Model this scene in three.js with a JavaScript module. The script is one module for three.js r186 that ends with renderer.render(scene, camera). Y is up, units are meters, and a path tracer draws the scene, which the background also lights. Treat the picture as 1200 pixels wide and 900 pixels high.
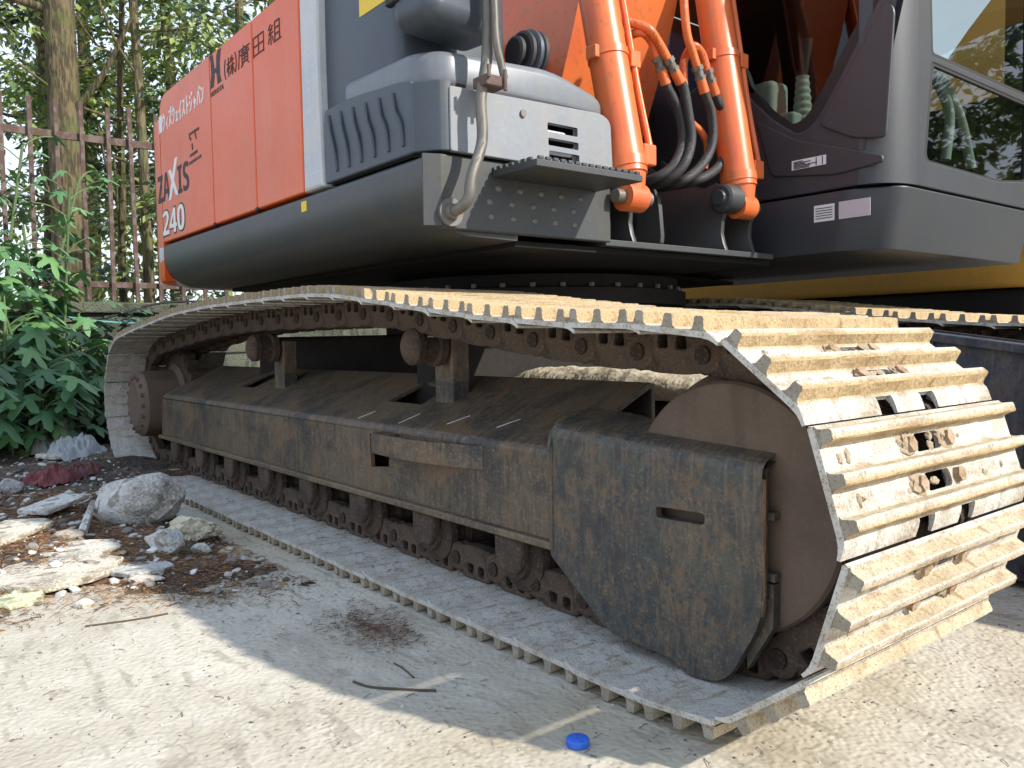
import * as THREE from 'three';
import { RoundedBoxGeometry } from 'three/addons/geometries/RoundedBoxGeometry.js';
import { mergeGeometries, mergeVertices, toCreasedNormals } from 'three/addons/utils/BufferGeometryUtils.js';
import { FontLoader } from 'three/addons/loaders/FontLoader.js';

// ------------------------------------------------------------------ camera, sky, sun, exposure
const W = 1200, H = 900;
const scene = new THREE.Scene();
const renderer = new THREE.WebGLRenderer({ antialias: true });
renderer.setSize(1024, 768);
renderer.toneMapping = THREE.LinearToneMapping;
renderer.toneMappingExposure = 1.38;
renderer.shadowMap.enabled = true;
renderer.shadowMap.type = THREE.PCFSoftShadowMap;

const F = 962.69;                                         // focal length in photograph pixels
const RIGHT = new THREE.Vector3(0.62217, -0.01661, -0.78271), DOWN = new THREE.Vector3(0.03090, -0.99848, 0.04575), FWD = new THREE.Vector3(-0.78228, -0.05265, -0.62070);
const EYE = new THREE.Vector3(1.073, 0.78, 1.224);
const camera = new THREE.PerspectiveCamera(2 * Math.atan(450 / F) * 180 / Math.PI, 4 / 3, 0.05, 900);
camera.position.copy(EYE);
camera.quaternion.setFromRotationMatrix(new THREE.Matrix4().makeBasis(RIGHT, DOWN.clone().negate(), FWD.clone().negate()));
scene.add(camera);

const SUN = new THREE.Vector3(1.17, 1, -0.67).normalize();
function skyTexture() {
  const w = 512, h = 256, d = new Float32Array(w * h * 4);
  for (let j = 0; j < h; j++) for (let i = 0; i < w; i++) {
    const el = ((j + 0.5) / h - 0.5) * Math.PI, az = ((i + 0.5) / w - 0.5) * 2 * Math.PI;
    const dir = new THREE.Vector3(Math.cos(el) * Math.cos(az), Math.sin(el), Math.cos(el) * Math.sin(az));
    const t = Math.pow(Math.max(0, Math.min(1, dir.y)), 0.5);
    const c = Math.max(0, dir.dot(SUN)), halo = 0.25 * Math.pow(c, 6);
    let r = 1.12 + (0.50 - 1.12) * t, g = 1.18 + (0.68 - 1.18) * t, b = 1.24 + (1.0 - 1.24) * t;
    if (dir.y < 0) { r = 0.5; g = 0.48; b = 0.45; }
    const k = (j * w + i) * 4, s = 0.92;
    d[k] = (r + halo) * s; d[k + 1] = (g + halo * 0.95) * s; d[k + 2] = (b + halo * 0.85) * s; d[k + 3] = 1;
  }
  const t = new THREE.DataTexture(d, w, h, THREE.RGBAFormat, THREE.FloatType);
  t.mapping = THREE.EquirectangularReflectionMapping; t.magFilter = THREE.LinearFilter; t.minFilter = THREE.LinearFilter; t.needsUpdate = true;
  return t;
}
const sky = skyTexture();
scene.background = sky; scene.environment = sky;
const sun = new THREE.DirectionalLight(new THREE.Color(1.0, 0.945, 0.85), 4.6);
sun.position.copy(SUN).multiplyScalar(30); sun.target.position.set(-2, 0, -1);
sun.castShadow = true; sun.shadow.radius = 2.2; sun.shadow.mapSize.set(4096, 4096);
Object.assign(sun.shadow.camera, { left: -14, right: 14, top: 14, bottom: -14, near: 1, far: 70 });
scene.add(sun); scene.add(sun.target);

// ------------------------------------------------------------------ helpers
const V = (x, y, z) => new THREE.Vector3(x, y, z), P2 = (x, y) => new THREE.Vector2(x, y);
// a pixel of the photograph met with the plane axis = value
function U(px, py, axis, value) {
  const d = RIGHT.clone().multiplyScalar(px - 600).addScaledVector(DOWN, py - 450).addScaledVector(FWD, F);
  return EYE.clone().addScaledVector(d, (value - EYE[axis]) / d[axis]);
}
function rng(seed) { let a = seed >>> 0; return () => { a = (a + 0x6D2B79F5) >>> 0; let t = a; t = Math.imul(t ^ (t >>> 15), t | 1); t ^= t + Math.imul(t ^ (t >>> 7), t | 61); return ((t ^ (t >>> 14)) >>> 0) / 4294967296; }; }
const LAT = (() => { const r = rng(77), a = new Float32Array(65536); for (let i = 0; i < 65536; i++) a[i] = r(); return a; })();
const sm = (t) => t * t * (3 - 2 * t), mixn = (a, b, t) => a + (b - a) * t, clamp = (x, a = 0, b = 1) => Math.max(a, Math.min(b, x)), step = (a, b, x) => sm(clamp((x - a) / (b - a)));
function pn(x, y, px, py, s = 0) {
  const xi = Math.floor(x), yi = Math.floor(y), fx = sm(x - xi), fy = sm(y - yi);
  const w = (i, j) => LAT[((((i % px) + px) % px) + s * 37 & 255) + 256 * ((((j % py) + py) % py) + s * 91 & 255)];
  return mixn(mixn(w(xi, yi), w(xi + 1, yi), fx), mixn(w(xi, yi + 1), w(xi + 1, yi + 1), fx), fy);
}
function fbm(u, v, fx, fy = fx, oct = 4, s = 0) { let a = 0, k = 0.5, n = 0; for (let i = 0; i < oct; i++) { a += k * pn(u * fx, v * fy, fx, fy, s + i); n += k; k *= 0.5; fx = Math.min(256, fx * 2); fy = Math.min(256, fy * 2); } return a / n; }
const nz = (x, y, s = 0) => fbm(x / 64 + 8, y / 64 + 8, 64, 64, 3, s);          // noise over metres
function tex(n, fn, srgb = true) {
  const d = new Uint8Array(n * n * 4);
  for (let j = 0; j < n; j++) for (let i = 0; i < n; i++) {
    const c = fn((i + 0.5) / n, (j + 0.5) / n), k = (j * n + i) * 4;
    if (typeof c === 'number') d[k] = d[k + 1] = d[k + 2] = clamp(c) * 255; else { d[k] = clamp(c[0]) * 255; d[k + 1] = clamp(c[1]) * 255; d[k + 2] = clamp(c[2]) * 255; }
    d[k + 3] = 255;
  }
  const t = new THREE.DataTexture(d, n, n); t.wrapS = t.wrapT = THREE.RepeatWrapping; t.magFilter = THREE.LinearFilter; t.minFilter = THREE.LinearMipmapLinearFilter; t.generateMipmaps = true;
  if (srgb) t.colorSpace = THREE.SRGBColorSpace; t.needsUpdate = true; return t;
}
const lerp3 = (a, b, t) => [mixn(a[0], b[0], t), mixn(a[1], b[1], t), mixn(a[2], b[2], t)];
const rgb = (r, g, b) => [r / 255, g / 255, b / 255];
function mat(o) { const m = o.transmission || o.clearcoat || o.sheen ? new THREE.MeshPhysicalMaterial(o) : new THREE.MeshStandardMaterial(o); m.side = o.side ?? THREE.FrontSide; return m; }

// geometry helpers: every geometry ends non-indexed with position, normal, uv (metres), color
function fin(g, { s = 1, color = null, crease = 0.35, keepUV = false } = {}) {
  if (g.index) g = g.toNonIndexed();
  if (crease !== null) g = toCreasedNormals(g, crease);
  const p = g.attributes.position, n = p.count;
  if (!keepUV || !g.attributes.uv) {
    const uv = new Float32Array(n * 2), a = V(), b = V(), c = V(), e = V(), f = V();
    for (let i = 0; i < n; i += 3) {
      a.fromBufferAttribute(p, i); b.fromBufferAttribute(p, i + 1); c.fromBufferAttribute(p, i + 2);
      e.subVectors(b, a).cross(f.subVectors(c, a));
      const ax = Math.abs(e.x), ay = Math.abs(e.y), az = Math.abs(e.z);
      [a, b, c].forEach((q, k) => {
        let u, v; if (az >= ax && az >= ay) { u = q.x; v = q.y; } else if (ax >= ay) { u = q.z + 0.37; v = q.y; } else { u = q.x; v = q.z + 0.61; }
        uv[(i + k) * 2] = u * s; uv[(i + k) * 2 + 1] = v * s;
      });
    }
    g.setAttribute('uv', new THREE.BufferAttribute(uv, 2));
  }
  if (!g.attributes.color || color) {
    const col = new Float32Array(n * 3), c = color || [1, 1, 1];
    for (let i = 0; i < n; i++) { col[i * 3] = c[0]; col[i * 3 + 1] = c[1]; col[i * 3 + 2] = c[2]; }
    g.setAttribute('color', new THREE.BufferAttribute(col, 3));
  }
  for (const k of Object.keys(g.attributes)) if (!['position', 'normal', 'uv', 'color'].includes(k)) g.deleteAttribute(k);
  return g;
}
const box = (x0, x1, y0, y1, z0, z1, r = 0.006, o = {}) => {
  const sx = Math.abs(x1 - x0), sy = Math.abs(y1 - y0), sz = Math.abs(z1 - z0);
  const g = r > 0 ? new RoundedBoxGeometry(sx, sy, sz, 2, Math.min(r, sx / 2.1, sy / 2.1, sz / 2.1)) : new THREE.BoxGeometry(sx, sy, sz);
  g.translate((x0 + x1) / 2, (y0 + y1) / 2, (z0 + z1) / 2); return fin(g, { crease: null, ...o });
};
function shapeOf(pts, holes = []) { const s = new THREE.Shape(pts.map(([a, b]) => P2(a, b))); for (const h of holes) s.holes.push(new THREE.Path(h.map(([a, b]) => P2(a, b)))); return s; }
function roundPts(pts, r, n = 4) {                       // rounds the corners of a closed polygon; r a number or one per corner
  const out = [], N = pts.length;
  for (let i = 0; i < N; i++) {
    const p = P2(...pts[i]), a = P2(...pts[(i + N - 1) % N]).sub(p), b = P2(...pts[(i + 1) % N]).sub(p), rr = Math.min(Array.isArray(r) ? r[i] : r, a.length() * 0.48, b.length() * 0.48);
    if (rr <= 0) { out.push([p.x, p.y]); continue; }
    const A = p.clone().addScaledVector(a.normalize(), rr), B = p.clone().addScaledVector(b.normalize(), rr);
    for (let k = 0; k <= n; k++) { const t = k / n; out.push([(1 - t) * (1 - t) * A.x + 2 * t * (1 - t) * p.x + t * t * B.x, (1 - t) * (1 - t) * A.y + 2 * t * (1 - t) * p.y + t * t * B.y]); }
  }
  return out;
}
function extXY(pts, z0, z1, { holes = [], bevel = 0, ...o } = {}) {     // outline in x,y pushed along z
  const zl = Math.min(z0, z1), d = Math.abs(z1 - z0);
  const g = new THREE.ExtrudeGeometry(shapeOf(pts, holes), { depth: d - 2 * bevel, bevelEnabled: bevel > 0, bevelThickness: bevel, bevelSize: bevel, bevelOffset: -bevel, bevelSegments: 2, curveSegments: 8 });
  g.translate(0, 0, zl + bevel); return fin(g, o);
}
function extZY(pts, x0, x1, { holes = [], bevel = 0, ...o } = {}) {     // outline in z,y pushed along x
  const xl = Math.min(x0, x1), d = Math.abs(x1 - x0);
  const g = new THREE.ExtrudeGeometry(shapeOf(pts.map(([z, y]) => [-z, y]), holes.map((h) => h.map(([z, y]) => [-z, y]))), { depth: d - 2 * bevel, bevelEnabled: bevel > 0, bevelThickness: bevel, bevelSize: bevel, bevelOffset: -bevel, bevelSegments: 2 });
  g.rotateY(Math.PI / 2); g.translate(xl + bevel, 0, 0); return fin(g, o);
}
function extXZ(pts, y0, y1, { holes = [], bevel = 0, ...o } = {}) {     // outline in x,z pushed along y
  const yl = Math.min(y0, y1), d = Math.abs(y1 - y0);
  const g = new THREE.ExtrudeGeometry(shapeOf(pts.map(([x, z]) => [x, -z]), holes.map((h) => h.map(([x, z]) => [x, -z]))), { depth: d - 2 * bevel, bevelEnabled: bevel > 0, bevelThickness: bevel, bevelSize: bevel, bevelOffset: -bevel, bevelSegments: 2 });
  g.rotateX(-Math.PI / 2); g.translate(0, yl + bevel, 0); return fin(g, o);
}
const tube = (pts, r, seg = 24, rad = 8, o = {}) => fin(new THREE.TubeGeometry(new THREE.CatmullRomCurve3(pts), seg, r, rad, false), { crease: 1.2, ...o });
function rod(a, b, r0, r1 = r0, n = 12, o = {}) {
  const d = b.clone().sub(a), g = new THREE.CylinderGeometry(r1, r0, d.length(), n, 1);
  g.applyQuaternion(new THREE.Quaternion().setFromUnitVectors(V(0, 1, 0), d.clone().normalize())); g.translate((a.x + b.x) / 2, (a.y + b.y) / 2, (a.z + b.z) / 2);
  return fin(g, { crease: 0.7, ...o });
}
function latheZ(profile, n = 40, o = {}) {               // [radius, z] turned about the z axis
  const g = new THREE.LatheGeometry(profile.map(([r, z]) => P2(r, z)), n); g.rotateX(Math.PI / 2); return fin(g, { crease: 0.5, ...o });
}
function obj(name, geos, m, parent = scene) {
  geos = Array.isArray(geos) ? geos : [geos];
  const g = geos.length > 1 ? mergeGeometries(geos) : geos[0];
  const o = new THREE.Mesh(g, m); o.name = parent === scene ? numbered(name) : name; o.castShadow = o.receiveShadow = true; parent.add(o); return o;
}
const used = {};
function numbered(n) { used[n] = (used[n] ?? -1) + 1; return used[n] ? `${n}_${String(used[n]).padStart(3, '0')}` : n; }
function tag(o, label, category, group) { o.userData.label = label; o.userData.category = category; if (group) o.userData.group = group; return o; }
function thing(name, label, category, group) { const g = new THREE.Group(); g.name = numbered(name); scene.add(g); return tag(g, label, category, group); }
function part(name, parent) { const g = new THREE.Group(); g.name = name; parent.add(g); return g; }
function struct(o) { o.userData.kind = 'structure'; return o; }
function stuff(o, label, category) { o.userData.kind = 'stuff'; if (label) { o.userData.label = label; o.userData.category = category; } return o; }
function lump(seed, sx, sy, sz, rough = 0.3, detail = 3, flat = 0.25) {     // an angular stone
  let g = mergeVertices(new THREE.IcosahedronGeometry(1, detail).deleteAttribute('uv').deleteAttribute('normal')); const p = g.attributes.position, r = rng(seed), pl = [];
  for (let i = 0; i < 9; i++) { const v = V(r() - 0.5, r() - 0.5, r() - 0.5).normalize(); pl.push([v, 0.62 + 0.3 * r()]); }
  for (let i = 0; i < p.count; i++) {
    const v = V().fromBufferAttribute(p, i);
    for (const [n, d] of pl) { const e = v.dot(n) - d; if (e > 0) v.addScaledVector(n, -e * (1 - flat)); }
    v.multiplyScalar(1 + rough * (nz(v.x * 2.2 + seed, v.y * 2.2 + v.z * 1.7, 3) - 0.5) + 0.3 * rough * (nz(v.x * 9 + seed, v.y * 9 + v.z * 8, 5) - 0.5));
    p.setXYZ(i, v.x * sx, v.y * sy, v.z * sz);
  }
  return fin(g, { crease: 0.5 });
}
console.log('helpers');

// ------------------------------------------------------------------ materials
const T = {};
T.shoe = tex(1024, (u, v) => { const a = fbm(u, v, 5, 5, 6), b = fbm(u, v, 40, 40, 4, 5), c = fbm(u, v, 18, 6, 6, 9), e = fbm(u, v, 200, 200, 2, 3), f = fbm(u, v, 9, 9, 6, 41), h = fbm(u, v, 60, 60, 4, 51); let k = lerp3(rgb(190, 186, 177), rgb(172, 165, 152), step(0.35, 0.7, a)); k = lerp3(k, rgb(202, 199, 192), step(0.45, 0.75, b) * 0.5); k = lerp3(k, rgb(138, 112, 84), step(0.58, 0.78, c * 0.8 + e * 0.2) * 0.5); k = lerp3(k, rgb(130, 117, 100), step(0.57, 0.70, f * 0.7 + h * 0.3) * 0.45); return lerp3(k, rgb(96, 80, 62), step(0.62, 0.8, e) * 0.4); });
T.shoeB = tex(512, (u, v) => fbm(u, v, 12, 12, 5, 2) * 0.6 + 0.4 * fbm(u, v, 90, 90, 2, 8), false);
T.frame = tex(1024, (u, v) => {
  const wu = u + 0.05 * (fbm(u, v, 7, 7, 3, 40) - 0.5), wv = v + 0.05 * (fbm(u, v, 7, 7, 3, 44) - 0.5);
  const st = fbm(u, wv, 160, 9, 4), big = fbm(wu, wv, 4, 4, 6, 3), fine = fbm(u, v, 220, 220, 2, 6), wear = fbm(wu, wv, 13, 16, 5, 21), rust = fbm(wu, wv, 20, 13, 6, 33);
  const br = 0.35 * (fbm(u, v, 128, 60, 3, 90) - 0.5), sc = fbm(wu * 1 + 0, wv, 12, 160, 3, 95);
  let k = lerp3(rgb(60, 56, 52), rgb(106, 91, 73), step(0.26, 0.74, big * 0.78 + st * 0.22 + br * 0.8));
  k = lerp3(k, rgb(128, 98, 70), step(0.52, 0.80, rust + br * 0.4) * 0.55); k = lerp3(k, rgb(46, 47, 49), step(0.52, 0.78, wear + br) * 0.5); k = lerp3(k, rgb(150, 138, 118), step(0.74, 0.80, sc) * 0.12);
  k = lerp3(k, rgb(130, 118, 98), step(0.58, 0.85, st) * 0.2); return lerp3(k, rgb(142, 130, 110), step(0.55, 0.85, fine) * 0.4);
});
T.guard = tex(1024, (u, v) => {
  const wu = u + 0.06 * (fbm(u, v, 6, 6, 4, 50) - 0.5), wv = v + 0.06 * (fbm(u, v, 6, 6, 4, 54) - 0.5);
  const big = fbm(wu, wv, 4, 4, 6, 1), st = fbm(wu, wv, 90, 16, 4, 4), fine = fbm(u, v, 230, 230, 2, 9), sp = fbm(wu, wv, 60, 60, 4, 14), tl = fbm(wu, wv, 12, 9, 5, 30);
  const br = 0.5 * (fbm(u, v, 110, 80, 3, 90) - 0.5), sc = fbm(wu, wv, 10, 180, 3, 96), sv = fbm(wu, wv, 190, 9, 3, 97);
  let k = lerp3(rgb(54, 57, 60), rgb(96, 84, 69), step(0.26, 0.74, big * 0.5 + st * 0.5 + br * 0.8)); k = lerp3(k, rgb(112, 88, 66), step(0.50, 0.76, sp + br * 0.5) * 0.5);
  k = lerp3(k, rgb(62, 72, 70), step(0.54, 0.7, tl) * 0.5); k = lerp3(k, rgb(136, 122, 102), step(0.6, 0.85, fine) * 0.4); k = lerp3(k, rgb(38, 41, 48), step(0.54, 0.76, fbm(wu, wv, 20, 14, 5, 17) + br * 0.7) * 0.5); k = lerp3(k, rgb(150, 136, 114), step(0.74, 0.80, sc) * 0.12); return lerp3(k, rgb(134, 116, 94), step(0.66, 0.78, sv) * 0.3);
});
T.steelB = tex(512, (u, v) => 0.6 * fbm(u, v, 30, 30, 4, 3) + 0.4 * fbm(u, v, 120, 120, 2, 7), false);
T.chain = tex(512, (u, v) => { const a = fbm(u, v, 6, 6, 6, 2), b = fbm(u, v, 100, 100, 3, 4); let k = lerp3(rgb(82, 67, 55), rgb(54, 43, 36), step(0.3, 0.7, a)); return lerp3(k, rgb(130, 112, 94), step(0.5, 0.85, b) * 0.45); });
T.disc = tex(512, (u, v) => { const a = fbm(u, v, 3, 3, 6, 2), b = fbm(u, v, 160, 160, 2, 4), c = fbm(u, v, 20, 3, 5, 7); let k = lerp3(rgb(106, 89, 75), rgb(86, 71, 60), step(0.3, 0.7, a)); k = lerp3(k, rgb(70, 58, 50), step(0.5, 0.8, c) * 0.4); return lerp3(k, rgb(122, 106, 90), step(0.55, 0.9, b) * 0.3); });
T.ground = tex(2048, (u, v) => {
  const wu = u + 0.02 * (fbm(u, v, 12, 12, 3, 70) - 0.5), wv = v + 0.02 * (fbm(u, v, 12, 12, 3, 74) - 0.5);
  const a = fbm(wu, wv, 5, 5, 7, 1), b = fbm(wu, wv, 40, 60, 5, 3), c = fbm(u, v, 256, 256, 1, 5), d = fbm(wu, wv, 7, 7, 6, 11), g = fbm(wu, wv, 16, 22, 6, 60), st = fbm(wu, wv, 30, 110, 4, 80);
  let k = lerp3(rgb(198, 191, 175), rgb(182, 174, 157), step(0.35, 0.65, a)); k = lerp3(k, rgb(206, 200, 186), step(0.45, 0.75, b) * 0.4); k = lerp3(k, rgb(168, 161, 147), step(0.5, 0.95, c) * 0.35);
  k = lerp3(k, rgb(162, 153, 136), step(0.52, 0.75, g) * 0.4); k = lerp3(k, rgb(140, 132, 117), step(0.62, 0.78, st) * 0.45); const cr = Math.abs(d - 0.5); k = lerp3(k, rgb(134, 127, 112), (1 - step(0, 0.004, cr)) * 0.5 * step(0.5, 0.6, a)); return k;
});
T.groundB = tex(1024, (u, v) => 0.2 * fbm(u, v, 40, 40, 4, 3) + 0.8 * fbm(u, v, 220, 220, 2, 7), false);
T.soil = tex(1024, (u, v) => { const a = fbm(u, v, 8, 8, 5, 1), b = fbm(u, v, 128, 128, 2, 4), c = fbm(u, v, 40, 40, 3, 8); let k = lerp3(rgb(92, 82, 70), rgb(58, 49, 40), step(0.35, 0.65, a)); k = lerp3(k, rgb(130, 118, 100), step(0.6, 0.75, b) * 0.6); return lerp3(k, rgb(112, 76, 46), step(0.55, 0.68, c) * 0.5); });
T.soilB = tex(512, (u, v) => fbm(u, v, 30, 30, 5, 2), false);
T.orange = tex(512, (u, v) => { const a = fbm(u, v, 3, 4, 5, 2), b = fbm(u, v, 60, 60, 3, 5), c = fbm(u, v, 50, 5, 4, 8); let k = lerp3(rgb(220, 86, 14), rgb(208, 92, 34), step(0.35, 0.7, a)); k = lerp3(k, rgb(212, 118, 84), step(0.58, 0.8, c) * 0.3); return lerp3(k, rgb(190, 78, 44), step(0.6, 0.75, b) * 0.25); });
T.orange2 = tex(512, (u, v) => { const a = fbm(u, v, 4, 4, 5, 2), b = fbm(u, v, 40, 40, 5, 5); let k = lerp3(rgb(214, 108, 54), rgb(200, 94, 56), step(0.35, 0.7, a)); k = lerp3(k, rgb(188, 112, 72), step(0.54, 0.72, b) * 0.5); return lerp3(k, rgb(120, 84, 58), step(0.68, 0.76, fbm(u, v, 60, 60, 4, 66)) * 0.25); });
T.grey = tex(1024, (u, v) => { const a = fbm(u, v, 4, 4, 6, 2), b = fbm(u, v, 90, 90, 2, 5), c = fbm(u, v, 60, 6, 5, 8), d = fbm(u, v, 12, 12, 6, 18), e = fbm(u, v, 20, 150, 3, 28); const k = 0.82 + 0.14 * a + 0.05 * b; let q = [k, k, k]; q = lerp3(q, [1, 0.95, 0.85], step(0.52, 0.75, c) * 0.45); q = lerp3(q, [0.98, 0.93, 0.84], step(0.54, 0.7, d) * 0.35); return lerp3(q, [1, 1, 1], step(0.68, 0.76, e) * 0.35); });
T.dusty = tex(1024, (u, v) => { const wu = u + 0.04 * (fbm(u, v, 7, 7, 3, 40) - 0.5), a = fbm(wu, v, 5, 5, 6, 2), b = fbm(u, v, 200, 200, 2, 5), c = fbm(wu, v, 70, 8, 5, 8), d = fbm(wu, v, 14, 14, 6, 18); const k = 0.80 + 0.14 * a; let q = [k, k, k]; q = lerp3(q, [1, 0.93, 0.80], step(0.5, 0.72, d * 0.7 + b * 0.3) * 0.55); q = lerp3(q, [1, 0.95, 0.85], step(0.52, 0.75, c) * 0.4); return lerp3(q, [0.6, 0.58, 0.56], step(0.6, 0.8, b) * 0.25); });
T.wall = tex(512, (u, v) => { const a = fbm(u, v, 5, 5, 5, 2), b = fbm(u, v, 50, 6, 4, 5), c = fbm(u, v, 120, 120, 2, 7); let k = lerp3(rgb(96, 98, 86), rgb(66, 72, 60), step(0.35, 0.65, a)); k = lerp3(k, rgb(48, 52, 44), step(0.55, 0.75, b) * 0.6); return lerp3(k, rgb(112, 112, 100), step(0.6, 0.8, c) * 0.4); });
T.bark = tex(512, (u, v) => { const a = fbm(u, v, 60, 9, 5, 2), b = fbm(u, v, 8, 8, 4, 5); let k = lerp3(rgb(68, 60, 44), rgb(104, 93, 68), step(0.35, 0.65, a)); return lerp3(k, rgb(84, 92, 52), step(0.5, 0.7, b) * 0.55); });
T.barkB = tex(512, (u, v) => fbm(u, v, 60, 9, 5, 2), false);
T.rust = tex(256, (u, v) => { const a = fbm(u, v, 10, 10, 5, 2); return lerp3(rgb(104, 90, 84), rgb(84, 64, 56), step(0.4, 0.62, a)); });
T.rock = tex(512, (u, v) => { const a = fbm(u, v, 5, 5, 5, 2), b = fbm(u, v, 90, 90, 2, 5), c = fbm(u, v, 18, 18, 4, 9); let k = lerp3([0.82, 0.81, 0.78], [0.62, 0.60, 0.56], step(0.35, 0.65, a)); k = lerp3(k, [0.94, 0.93, 0.9], step(0.55, 0.75, b) * 0.6); return lerp3(k, [0.45, 0.40, 0.33], step(0.6, 0.75, c) * 0.6); });
T.rough = tex(256, (u, v) => 0.75 + 0.25 * fbm(u, v, 12, 12, 4, 4), false);
console.log('textures');
const rep = (t, k) => { const c = t.clone(); c.repeat.set(k, k); c.needsUpdate = true; return c; };
const C = (r, g, b) => new THREE.Color().setRGB(r / 255, g / 255, b / 255, THREE.SRGBColorSpace);
const M = {
  shoe: mat({ map: rep(T.shoe, 2), bumpMap: rep(T.shoeB, 2), bumpScale: 0.004, roughness: 0.92, vertexColors: true }),
  frame: mat({ map: rep(T.frame, 0.8), bumpMap: rep(T.steelB, 1.5), bumpScale: 0.0015, roughness: 0.62, metalness: 0.05, roughnessMap: T.rough, vertexColors: true }),
  guard: mat({ map: rep(T.guard, 1.1), bumpMap: rep(T.steelB, 1.5), bumpScale: 0.002, roughness: 0.6, metalness: 0.05, roughnessMap: T.rough, vertexColors: true }),
  chain: mat({ map: rep(T.chain, 2), bumpMap: rep(T.shoeB, 2), bumpScale: 0.004, roughness: 0.9, vertexColors: true }),
  disc: mat({ map: rep(T.disc, 1.3), bumpMap: rep(T.steelB, 2), bumpScale: 0.001, roughness: 0.8, vertexColors: true }),
  ground: mat({ map: rep(T.ground, 1 / 3), bumpMap: rep(T.groundB, 1 / 2), bumpScale: 0.004, roughness: 0.95, vertexColors: true }),
  soil: mat({ map: rep(T.soil, 0.8), bumpMap: rep(T.soilB, 1.4), bumpScale: 0.02, roughness: 1, vertexColors: true }),
  orange: mat({ map: rep(T.orange, 0.7), roughness: 0.42, roughnessMap: T.rough, clearcoat: 0.15, clearcoatRoughness: 0.4, vertexColors: true }),
  orange2: mat({ map: rep(T.orange2, 0.9), roughness: 0.42, roughnessMap: T.rough, vertexColors: true }),
  white: mat({ map: rep(T.grey, 1), color: C(205, 208, 212), roughness: 0.5, vertexColors: true }),
  tank: mat({ map: rep(T.grey, 1), color: C(68, 76, 86), roughness: 0.45, vertexColors: true }),
  lid: mat({ map: rep(T.grey, 1), color: C(116, 121, 128), roughness: 0.4, vertexColors: true }),
  tool: mat({ map: rep(T.grey, 1), color: C(136, 140, 146), roughness: 0.45, vertexColors: true }),  // tool box front: lighter copy of the tank grey for its sunlit face
  skirt: mat({ map: rep(T.dusty, 0.8), color: C(70, 73, 75), roughness: 0.45, vertexColors: true }),
  deck: mat({ map: rep(T.chain, 1), color: C(70, 70, 72), roughness: 0.9, vertexColors: true }),  // darker than the skirt so underside shade sits in the colour
  cab: mat({ map: rep(T.grey, 1), color: C(58, 61, 67), roughness: 0.48, vertexColors: true }),
  dark: mat({ map: rep(T.chain, 1), color: C(110, 110, 112), roughness: 0.8, vertexColors: true }),
  black: mat({ color: C(24, 24, 26), roughness: 0.6, vertexColors: true }),
  rubber: mat({ color: C(46, 45, 46), roughness: 0.65, vertexColors: true }),
  steel: mat({ map: rep(T.grey, 2), color: C(120, 116, 110), roughness: 0.5, metalness: 0.3, vertexColors: true }),
  glass: mat({ color: C(176, 188, 184), roughness: 0.02, transmission: 1, thickness: 0, ior: 1.45, vertexColors: true }),
  label: mat({ color: C(214, 214, 216), roughness: 0.6, vertexColors: true }),
  ink: mat({ color: C(34, 32, 34), roughness: 0.6, vertexColors: true }),
  inkWhite: mat({ color: C(226, 224, 220), roughness: 0.55, vertexColors: true }),
  yellow: mat({ map: rep(T.grey, 1), color: C(190, 146, 58), roughness: 0.5, vertexColors: true }),
  yellowLabel: mat({ color: C(226, 190, 40), roughness: 0.5, vertexColors: true }),
  wall: mat({ map: rep(T.wall, 0.6), bumpMap: rep(T.groundB, 0.6), bumpScale: 0.01, roughness: 1, vertexColors: true }),  // wall grey lowered to paint in the shade on its face
  bark: mat({ map: T.bark, bumpMap: T.barkB, bumpScale: 0.02, roughness: 1, vertexColors: true }),
  rust: mat({ map: rep(T.rust, 2), roughness: 0.85, vertexColors: true }),
  rock: mat({ map: rep(T.rock, 1.6), bumpMap: rep(T.shoeB, 1.5), bumpScale: 0.01, roughness: 0.95, vertexColors: true }),
  leaf: mat({ roughness: 0.62, transmission: 0.3, thickness: 0, side: THREE.DoubleSide, vertexColors: true }),
  twig: mat({ roughness: 0.9, vertexColors: true }),
  cloth: mat({ roughness: 0.85, side: THREE.DoubleSide, vertexColors: true }),
  blue: mat({ color: C(52, 104, 208), roughness: 0.4, vertexColors: true }),
  bin: mat({ map: rep(T.guard, 1.2), color: C(200, 212, 250), roughness: 0.6, vertexColors: true }),
  seat: mat({ color: C(58, 96, 150), roughness: 0.9, vertexColors: true }),
  beige: mat({ color: C(170, 172, 160), roughness: 0.6, vertexColors: true }),
};

// ------------------------------------------------------------------ ground
{
  const g = new THREE.PlaneGeometry(14, 14, 140, 140); g.rotateX(-Math.PI / 2); g.translate(-1, 0, 1);
  const p = g.attributes.position, far = [];
  const f1 = fin(g, { crease: null });
  const c = f1.attributes.color, q = f1.attributes.position;
  const tint = (x, z) => { const a = nz(x * 1.3, z * 1.3, 4), b = nz(x * 5, z * 5, 8); return lerp3([1, 1, 1], [0.86, 0.79, 0.66], step(0.5, 0.72, a) * 0.7).map((k) => k * (0.94 + 0.12 * b)); };
  for (let i = 0; i < q.count; i++) c.setXYZ(i, ...tint(q.getX(i), q.getZ(i)));
  const ring = extXZ([[-400, -400], [400, -400], [400, 400], [-400, 400]], -0.02, 0, { holes: [[[-8, -6], [-8, 8], [6, 8], [6, -6]]], crease: null, color: [0.95, 0.92, 0.86] });
  struct(obj('ground', [f1, ring], M.ground));
}
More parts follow.
